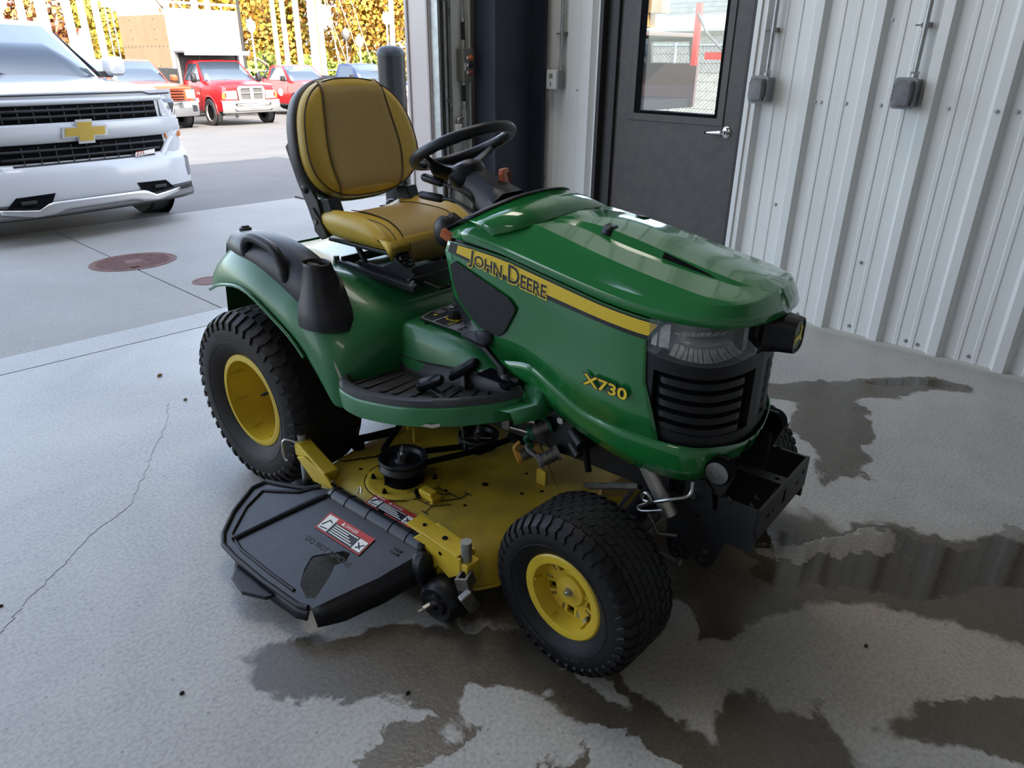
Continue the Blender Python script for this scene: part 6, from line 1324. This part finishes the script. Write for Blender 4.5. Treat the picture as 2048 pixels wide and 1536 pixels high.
for s_ in (-1, 1): part('headlamp', MB().prism(dens([(a * s_, z) for a, z in ([(.62, 1.14), (.94, 1.13), (.95, .90), (.64, .90)][::s_])], 2), lambda u, v, w: f(u, v, .0 + w), .045), HLAMP, to)
bb = part('bumper', MB().grid([[f(-1.0 + 2 * k / 24, z, d) for k in range(25)] for z, d in ((.84, -.05), (.82, .08), (.66, .10), (.46, .09), (.40, .05), (.38, -.06))]), CHROME, to, smooth=45)
for s_ in (-1, 1): part('fog_pocket', MB().prism(dens([(a * s_, z) for a, z in ([(.74, .72), (.92, .70), (.92, .52), (.76, .52)][::s_])], 2), lambda u, v, w: f(u, v, .10 + w), .006), TRIMB, bb)
t2, _ = pickup('red_pickup_truck', (16.9, 28.7), R(-84), RED, 'bright red pickup truck with a white door seal parked behind the tractor seat', 'red', cab=.9, hoodz=1.22, roofz=1.88)
ram_front(t2, m_=CHROME, hz=1.22)
part('door_seal', MB().lathe([(0, 0), (.16, 0)], (-1.05, -1.006, .86), (0, -1, 0), 24), mat('door_seal_print', (.62, .40, .40), .5), t2)
t3, _ = pickup('navy_pickup_truck', (20.1, 28.5), R(-84), NAVYP, 'dark navy pickup truck partly hidden behind the black bollard', 'navy', cab=.9, hoodz=1.24, roofz=1.93)
ram_front(t3, m_=CHROME, hz=1.24)
# tall box body and mast behind the dump truck
t = empty('box_body', (12.1, 31.0, gz(31.0))); tag(t, 'tall tan and white box body standing behind the red dump truck', 'box body'); t.rotation_euler = (0, 0, R(7))
TAN = mat('tan_ply', (.25, .155, .085), .7, col2=(.21, .135, .075), scale=2); WPL = mat('white_sheet', (.78, .78, .77), .5)
part('front_sheet', MB().box((1.55, .03, 2.3), (3.1, .06, 3.3)), WPL, t)
for (z0, z1) in ((.9, 2.55), (2.56, 3.72)):
    for (y0, y1) in ((.06, 1.9), (1.92, 3.8)):
        pb = part('tan_panel', MB().box((.02, (y0 + y1) / 2, (z0 + z1) / 2), (.05, y1 - y0, z1 - z0)), TAN, t, bevel=.004)
        for k in range(6): part('rivet', MB().box((-.008, y0 + .15 + (y1 - y0 - .3) * k / 5, z0 + .06), (.012, .04, .04)), TRIMB, pb)
        for k in range(3): part('rivet', MB().box((-.008, (y0 + y1) / 2, z0 + .3 + .35 * k), (.012, .04, .04)), TRIMB, pb)
part('box_frame', MB().box((1.55, 1.9, .6), (3.1, 3.8, .16)).box((3.07, 1.9, 2.3), (.06, 3.8, 3.3)).box((1.55, 3.8, 2.3), (3.1, .06, 3.3)).box((1.5, 2, .25), (2.4, .3, .5)), GREYB, t)
part('corner_mast', MB().cyl((3.15, -.05, .1), (3.15, -.05, 8.0), .06, n=12), TRIMB, t)
part('top_rail', MB().box((1.55, 0, 4.15), (3.1, .05, .08)).box((.4, 0, 4.05), (.05, .05, .2)).box((2.4, 0, 4.05), (.05, .05, .2)), WPL, t)
part('ladder_frame', MB().box((-.10, 4.0, 3.4), (.05, .05, 6.8)).box((-.35, 4.0, 3.4), (.05, .05, 6.8)), GREYB, t)
for k in range(18): part('ladder_rung', MB().box((-.225, 4.0, .5 + .34 * k), (.25, .03, .03)), GREYB, t)
# orange plough machine on the flatbed
t = empty('snow_plough', (13.85, 28.6, gz(28.6))); tag(t, 'orange plough frame with black arms raised behind the red dump truck', 'plough'); t.rotation_euler = (0, 0, R(-15))
part('blade', MB().grid([[(x, .10 * math.sin(R(a)) - .2, 1.62 + .30 * math.cos(R(a)) * .5) for a in range(-60, 61, 15)] for x in (-.65, .65)]), mat('plough_yellow', (.55, .30, .03), .5), t, solid=.02)
for s_ in (-1, 1):
    part('lift_arm', MB().tube([(s_ * .65, .1, 1.45), (s_ * .9, .1, 1.75), (s_ * .75, .05, 2.25)], .035, 8), BLKM, t); part('support_leg', MB().box((s_ * .5, .2, .75), (.10, .10, 1.5)), BLKM, t); part('tan_tray', MB().box((s_ * .72, .2, 2.02), (.42, .5, .06), Matrix.Rotation(s_ * .6, 3, 'Y')), TAN, t)
part('spreader_box', MB().box((0, .6, 1.25), (1.3, .7, .45)), GREYB, t, bevel=.02)
# ================================================================ BEYOND THE LOT
def tree(x, y, h, r, cols, label, n=9000, leaf=.25, trunk=True, low=.08):
    z0 = gz(y); t = empty('autumn_tree', (x, y, z0)); tag(t, label, 'tree', 'autumn trees beyond the lot')
    part('trunk', MB().tube([(0, 0, 0), (.1, .05, h * .3), (-.05, 0, h * .6), (0, 0, h * .85)], [.22, .18, .12, .04], 8).tube([(.1, .05, h * .3), (r * .4, .2, h * .55), (r * .6, .3, h * .7)], [.10, .07, .03], 6).tube([(.1, .05, h * .33), (-r * .4, -.2, h * .55), (-r * .6, .1, h * .7)], [.10, .07, .03], 6), mat('bark', (.09, .065, .05), .9), t, smooth=60)
    blobs = [(rng.uniform(-.55, .55) * r, rng.uniform(-.55, .55) * r, h * (low + .12 + (1 - low - .2) * rng.random()), r * rng.uniform(.35, .55)) for _ in range(15)]
    for ci, c in enumerate(cols):
        b = MB()
        for k in range(n // len(cols)):
            bx_, by_, bz_, br_ = blobs[rng.randrange(len(blobs))]
            u = Vector((rng.gauss(0, 1), rng.gauss(0, 1), rng.gauss(0, 1))).normalized() * br_ * rng.uniform(.55, 1.05) ** .6
            p = Vector((bx_, by_, bz_)) + u; d = (u.normalized() + Vector((rng.uniform(-.8, .8), rng.uniform(-.8, .8), rng.uniform(-.3, .9)))).normalized()
            e1 = d.orthogonal().normalized() * leaf * rng.uniform(.5, 1); e2 = d.cross(e1).normalized() * leaf * rng.uniform(.35, .7)
            b.add([p - e1, p - e2, p + e1, p + e2], [(0, 1, 2, 3)])
        tag(part('foliage', b, mat('leaf_%s' % '_'.join('%02d' % int(v * 99) for v in c), c, .75, col2=tuple(v * .8 for v in c), scale=3), t), kind='stuff')
    return t
YL, OR, RD, GN, OLV = (.38, .235, .023), (.31, .135, .022), (.21, .055, .027), (.105, .135, .023), (.195, .17, .027)
tree(22.6, 52.6, 9.5, 4.6, [YL, OR, YL], 'broad golden yellow tree left of the pole cluster')
tree(31.5, 57, 11, 4.8, [OLV, YL, OR], 'tall olive and gold tree right behind the yellow pole')
tree(34.2, 48, 11.5, 5.2, [YL, OR], 'large amber tree behind the guy wires')
tree(47.5, 56, 11, 4.6, [(.55, .30, .16), OR, (.50, .34, .2)], 'pinkish orange tree right of the guy wires')
tree(45.2, 44.6, 12, 5.0, [OLV, YL, GN], 'green and gold tree at the right edge beside the bay jamb')
tree(13.5, 56, 8.5, 3.2, [OR, RD, (.34, .20, .10)], 'rust red tree between the white poles on the left')
tree(10.3, 63, 8.2, 2.8, [OR, YL, OLV], 'orange tree above the white pickup roof pillar')
tree(15.5, 48, 6.0, 1.7, [YL, YL, OLV], 'small yellow tree left of the tan box body')
tree(4.0, 52, 11, 3.6, [YL, (.55, .45, .08), OLV], 'yellow green tree at the top left corner')
tree(29.5, 31.5, 9, 3.8, [YL, OLV], 'gold tree reflected beside the side yard fence')
# hedge behind the fence
for k in range(9):
    x, y = 19.5 + 3.45 * k, 46.2 - 1.15 * k; z0 = gz(y); b = MB()
    for j in range(1500):
        p = Vector((rng.uniform(-1.62, 1.62), rng.uniform(-.7, .7), 0)); top = 2.5 + .35 * math.sin(p.x * 2.2 + k) + .2 * math.sin(p.x * 5.1); p.z = top * rng.uniform(.05, 1) ** .7
        d = Vector((rng.uniform(-1, 1), rng.uniform(-1, .3), rng.uniform(-.2, 1))).normalized(); e1 = d.orthogonal().normalized() * .16; e2 = d.cross(e1).normalized() * .12
        b.add([p - e1, p - e2, p + e1, p + e2], [(0, 1, 2, 3)])
    t = empty('hedge_shrub', (x, y, z0)); tag(t, 'leafy yellow green hedge shrub behind the lot fence, %s from the left' % ('first', 'second', 'third', 'fourth', 'fifth', 'sixth', 'seventh', 'eighth', 'ninth')[k], 'hedge', 'hedge shrubs behind the lot fence')
    tag(part('foliage', b, mat('hedge_leaf', (.22, .27, .04), .75, col2=(.15, .19, .03), scale=2), t), kind='stuff'); part('stem', MB().cyl((0, 0, 0), (0, 0, 1.6), .06, n=8), MATS['bark'], t)
# rail fence along the lot
t = empty('lot_fence', (0, 0, 0)); tag(t, 'pale rail and wire fence along the far side of the lot', 'fence')
FEN = mat('fence_pale', (.50, .48, .43), .6)
fa_, fb_ = Vector((2, 45.5, gz(45.5))), Vector((48, 33.5, gz(33.5)))
for zz in (.35, .75, 1.15, 1.5, 1.85): part('rail', MB().tube([fa_ + Vector((0, 0, zz)), fb_ + Vector((0, 0, zz))], .03, 6), FEN, t)
for k in range(24):
    p = fa_.lerp(fb_, k / 23); part('fence_post', MB().cyl(p, p + Vector((0, 0, 2.0)), .045, n=8), FEN, t)
    if k % 2: part('raked_brace', MB().tube([p + Vector((0, -.02, 1.9)), p + Vector((-.8, -.1, 2.6))], .04, 6), FEN, t)
# poles: (x, y) at the ground, radius, height, material, label
PW, PY, PC_, PG = mat('pole_white', (.72, .72, .70), .6), mat('pole_yellow', (.58, .44, .16), .7), mat('pole_cream', (.66, .60, .44), .7), mat('pole_grey', (.55, .57, .58), .5)
def pxat(px, d):
    """ground point on the bearing of picture column px (measured at the far kerb), d metres out"""
    a = R(45) - math.atan((px - 1024) / 1423 / (.9079 + .4192 * .45)); return (d * math.cos(a), d * math.sin(a))
for px_, d, r, m_, lab in ((551, 45, .135, PY, 'yellow wooden utility pole leftmost of the cluster'), (570, 46.9, .14, PC_, 'cream utility pole second from the left in the cluster'), (596, 44, .15, PG, 'pale grey steel pole third from the left in the cluster'), (627, 42, .22, PW, 'thick white pole with a yellow stripe at the middle of the cluster'), (642, 42.8, .13, PG, 'slim pale pole touching the thick white pole'), (782, 38, .115, PC_, 'lone cream pole rising behind the bollard'), (150, 38, .16, PW, 'white pole above the white pickup pillar'), (178, 40, .14, PW, 'white pole second from the tan box body'), (206, 39, .13, PW, 'white pole nearest the tan box body'), (100, 37, .20, PW, 'wide white pole above the white pickup roof'), (60, 39, .14, PW, 'white pole left of the wide white pole'), (15, 38, .14, PW, 'white pole at the far left corner'), (400, 42, .16, PW, 'white pole left of two above the box body'), (425, 42.5, .14, PC_, 'cream pole right of two above the box body'), (345, 41, .13, PG, 'grey pole rising above the tan panels')):
    x, y = pxat(px_, d); t = empty('utility_pole', (x, y, gz(y))); tag(t, lab, 'pole', 'poles stored at the lot edge')
    part('shaft', MB().cyl((0, 0, 0), (0, 0, 11), r * 1.1, r * .92, n=16), m_, t, smooth=40); part('base_collar', MB().cyl((0, 0, 0), (0, 0, .25), r * 1.35, n=16), GREYB, t)
    if 'stripe' in lab: part('painted_stripe', MB().grid([[(r * 1.12 * math.cos(R(a)), r * 1.12 * math.sin(R(a)), z) for a in range(-75, -35, 8)] for z in (.1, 10.9)]), mat('stripe_yellow', (.72, .62, .10), .6), t)
for k, (pa_, pb_) in enumerate(((650, 712), (646, 690), (660, 742), (676, 760), (644, 680))):
    x, y = pxat(pa_, 42.4); x2, y2 = pxat(pb_, 44.0); o = part('guy_wire', MB().tube([(x, y, 4.2 + .8 * k), (x2, y2, gz(y2))], .022, 6), mat('guy_yellow', (.60, .54, .32), .6)); tag(o, 'pale guy wire slanting down from the slim pole, %s' % ('reaching the middle', 'second steepest', 'second flattest', 'flattest of the five', 'steepest of the five')[k], 'wire', 'guy wires beside the pole cluster')
for px_, d, h, lab in ((505, 43, 3.6, 'street lamp with a white globe in front of the golden tree'), (772, 44, 4.0, 'street lamp with a white globe beside the lone cream pole'), (716, 46, 3.0, 'low globe lamp between the guy wires'), (690, 47, 3.4, 'dark globe lamp post among the guy wires')):
    x, y = pxat(px_, d); t = empty('street_lamp', (x, y, gz(y))); tag(t, lab, 'street lamp', 'globe lamps beyond the lot')
    part('post', MB().cyl((0, 0, 0), (0, 0, h), .06, .045, n=10), GREYB if 'dark' in lab else PW, t); part('globe', MB().lathe([(.05, h), (.16, h + .10), (.24, h + .32), (.20, h + .52), (.06, h + .66), (0, h + .72)], (0, 0, 0), (0, 0, 1), 20), mat('milk_globe', (.75, .74, .70), .3) if 'dark' not in lab else GREYB, t, smooth=40)
t = empty('ground_lawn_strip'); bpy.data.objects.remove(t)
flat('ground_lawn', -20, 80, 47.5, 75, mat('lawn', (.30, .30, .08), .9, col2=(.38, .34, .12), scale=.6), zf=lambda y: gz(y) + .05, thick=.06)
# ================================================================ SIDE YARD SEEN THROUGH THE DOOR
AZ0 = -.45
blk = tag(part('wall_side_building', MB().box((16.35, 9.2, .95), (.40, 12.0, 2.8)), mat('mortar', (.14, .135, .12), .9)), kind='structure')
BK = MB().box((0, 0, 0), (.05, .392, .192)); bm0 = part('block', BK, mat('white_block', (.40, .385, .34), .8, col2=(.34, .325, .29), scale=6, bump=.3, bscale=40), blk, bevel=.006); first = True
for r_ in range(13):
    for c in range(17):
        y = 6.9 + .40 * c + (.20 if r_ % 2 else 0); z = -.40 + .20 * r_
        if first: bm0.location = (16.135, y, z); first = False; continue
        q = bm0.copy(); COL.objects.link(q); q.parent = blk; q.location = (16.135, y, z)
rf = empty('shed_roof', (15.8, 9.2, 2.0)); tag(rf, 'grey shingled roof of the low block building seen through the door glass', 'roof')
part('fascia', MB().box((0, 0, .16), (.05, 12.4, .30)), mat('fascia_paint', (.42, .42, .40), .6), rf); part('soffit', MB().box((.25, 0, .0), (.5, 12.4, .03)), WPL, rf)
SH = mat('shingle', (.06, .06, .06), .85, col2=(.10, .10, .098), scale=5)
for k in range(14): part('shingle_course', MB().box((.12 + .17 * k, 0, .33 + .105 * k), (.24, 12.4, .022), Matrix.Rotation(-.52, 3, 'Y')), SH, rf)
# chain link
t = empty('chain_link_fence', (12.4, 8.2, AZ0 + .02)); tag(t, 'galvanised chain link fence in front of the white block wall', 'fence')
cl = MB(); s_ = .075
def wire(p, q, r=.0045):
    p, q = Vector(p), Vector(q); d = (q - p).normalized(); a = Vector((1, 0, 0)) * r; c = d.cross(Vector((1, 0, 0))).normalized() * r
    cl.add([p + a, p + c, p - a, p - c, q + a, q + c, q - a, q - c], [(0, 1, 5, 4), (1, 2, 6, 5), (2, 3, 7, 6), (3, 0, 4, 7)])
for k in range(-30, 70):
    for dr in (1, -1):
        y0 = -2.6 + s_ * k; a = Vector((0, y0 if dr > 0 else y0 + 0, 0)); z0, z1 = 0.0, 2.05
        ya, yb = y0, y0 + dr * (z1 - z0)
        # clip to the panel
        lo, hi = -2.6, 2.6
        if max(ya, yb) < lo or min(ya, yb) > hi: continue
        f0 = max(0, min(1, ((lo if dr > 0 else hi) - ya) / (yb - ya))); f1 = max(0, min(1, ((hi if dr > 0 else lo) - ya) / (yb - ya)))
        if f1 <= f0: continue
        wire((0, ya + (yb - ya) * f0, z0 + (z1 - z0) * f0), (0, ya + (yb - ya) * f1, z0 + (z1 - z0) * f1))
tag(part('wire_mesh', cl, DSTEEL, t), kind='stuff')
part('top_rail', MB().cyl((0, -2.6, 2.06), (0, 2.6, 2.06), .02, n=10), GALV, t)
for y in (-2.6, 0, 2.6): part('post', MB().cyl((0, y, 0), (0, y, 2.1), .03, n=10), GALV, t)
# red flatbed truck in the shade of the wall
t = empty('red_flatbed_truck', (8.3, 7.0, -.12)); tag(t, 'red flatbed truck in the shade seen through the door glass', 'truck')
RED_SHADE = mat('shaded_red_paint', (.20, .03, .03), .4, coat=.3); RED_SUN = mat('sunlit_red_paint', (.50, .03, .02), .4)  # one red paint in two tones: shade and sunlight put into the colour
def winplate(poly, holes, x, th, m_, nm, par): return part(nm, MB().plate(poly, holes, lambda u, v, w: Vector((x + w, u, v)), th), m_, par)
cabp = [(-1.45, .95), (.42, .95), (.42, 1.55), (.30, 1.80), (-1.38, 1.80), (-1.45, 1.5)]
hl1, hl2 = [(-.50, 1.50), (.30, 1.50), (.26, 1.74), (-.48, 1.74)], [(-1.34, 1.48), (-.72, 1.48), (-.70, 1.74), (-1.30, 1.74)]
cabo = winplate(cabp, [hl1, hl2], -.62, .05, mat('shaded_cab_paint', (.10, .07, .07), .4, coat=.4), 'cab_side', t)  # shade on the cab is painted into this dark tone
winplate(cabp, [hl1, hl2], .62, .05, MATS['shaded_cab_paint'], 'cab_side', t)
part('cab_roof', MB().box((.02, -.54, 1.81), (1.34, 1.7, .05)), MATS['shaded_cab_paint'], t, bevel=.01); part('cab_floor', MB().box((.02, -.5, 1.0), (1.3, 1.8, .12)), TRIMB, t)
for y in (.03, -.98): part('side_glass', MB().box((-.60, y - .12, 1.62), (.006, .82, .26)), PANE, t)
part('red_sill', MB().box((-.66, -.15, 1.12), (.06, 2.5, .16)), RED_SHADE, t, bevel=.01); part('flatbed', MB().box((0, 1.2, 1.18), (1.35, 1.7, .10)), TRIMB, t); part('bed_edge', MB().box((-.68, -2.53, 1.57), (.05, .34, .075)), RED_SUN, t)
part('stake_post', MB().box((-.68, -2.22, 1.78), (.05, .06, .62)), RED_SUN, t); part('chassis_rail', MB().box((0, 0, .80), (.7, 4.0, .20)), TRIMB, t)
for y in (-1.2, 1.0):
    for s_ in (-1, 1): truck_wheel_ = part('wheel', MB().lathe([(0, s_ * .05), (.20, s_ * .05), (.24, s_ * .11), (.40, s_ * .12), (.42, s_ * .08), (.42, -s_ * .1), (.3, -s_ * .12)], (s_ * .55, y, .42), (1, 0, 0), 32), RUB, t, smooth=35)
part('mud_flap', MB().box((-.58, -.15, .62), (.03, .30, .55)), TRIMB, t); part('toolbox', MB().box((-.5, -.55, .72), (.3, .45, .4)), TRIMB, t, bevel=.01)
part('chain', MB().tube([(-.70, -2.22, 2.0), (-.70, -2.35, 1.80), (-.70, -2.60, 1.60)], .014, 6), DSTEEL, t)
for k, (z, l_, y) in enumerate(((1.95, 1.9, 0.32), (2.10, 2.0, .18))):
    o = part('timber_beam', MB().box((8.0, 5.55 + y + .75, z - .12), (.16, l_, .145)), mat('raw_timber', (.42, .24, .09), .75, col2=(.30, .16, .06), scale=4, detail=8), bevel=.004); tag(o, ('lower raw timber beam resting on the red flatbed rack', 'upper raw timber beam on top of the other')[k], 'timber beam', 'timber beams on the flatbed truck')
part('timber_rack', MB().box((-.25, .2, 1.87), (.10, .08, .12)).box((-.25, 1.3, 1.55), (.10, .08, .68)), TRIMB, t)
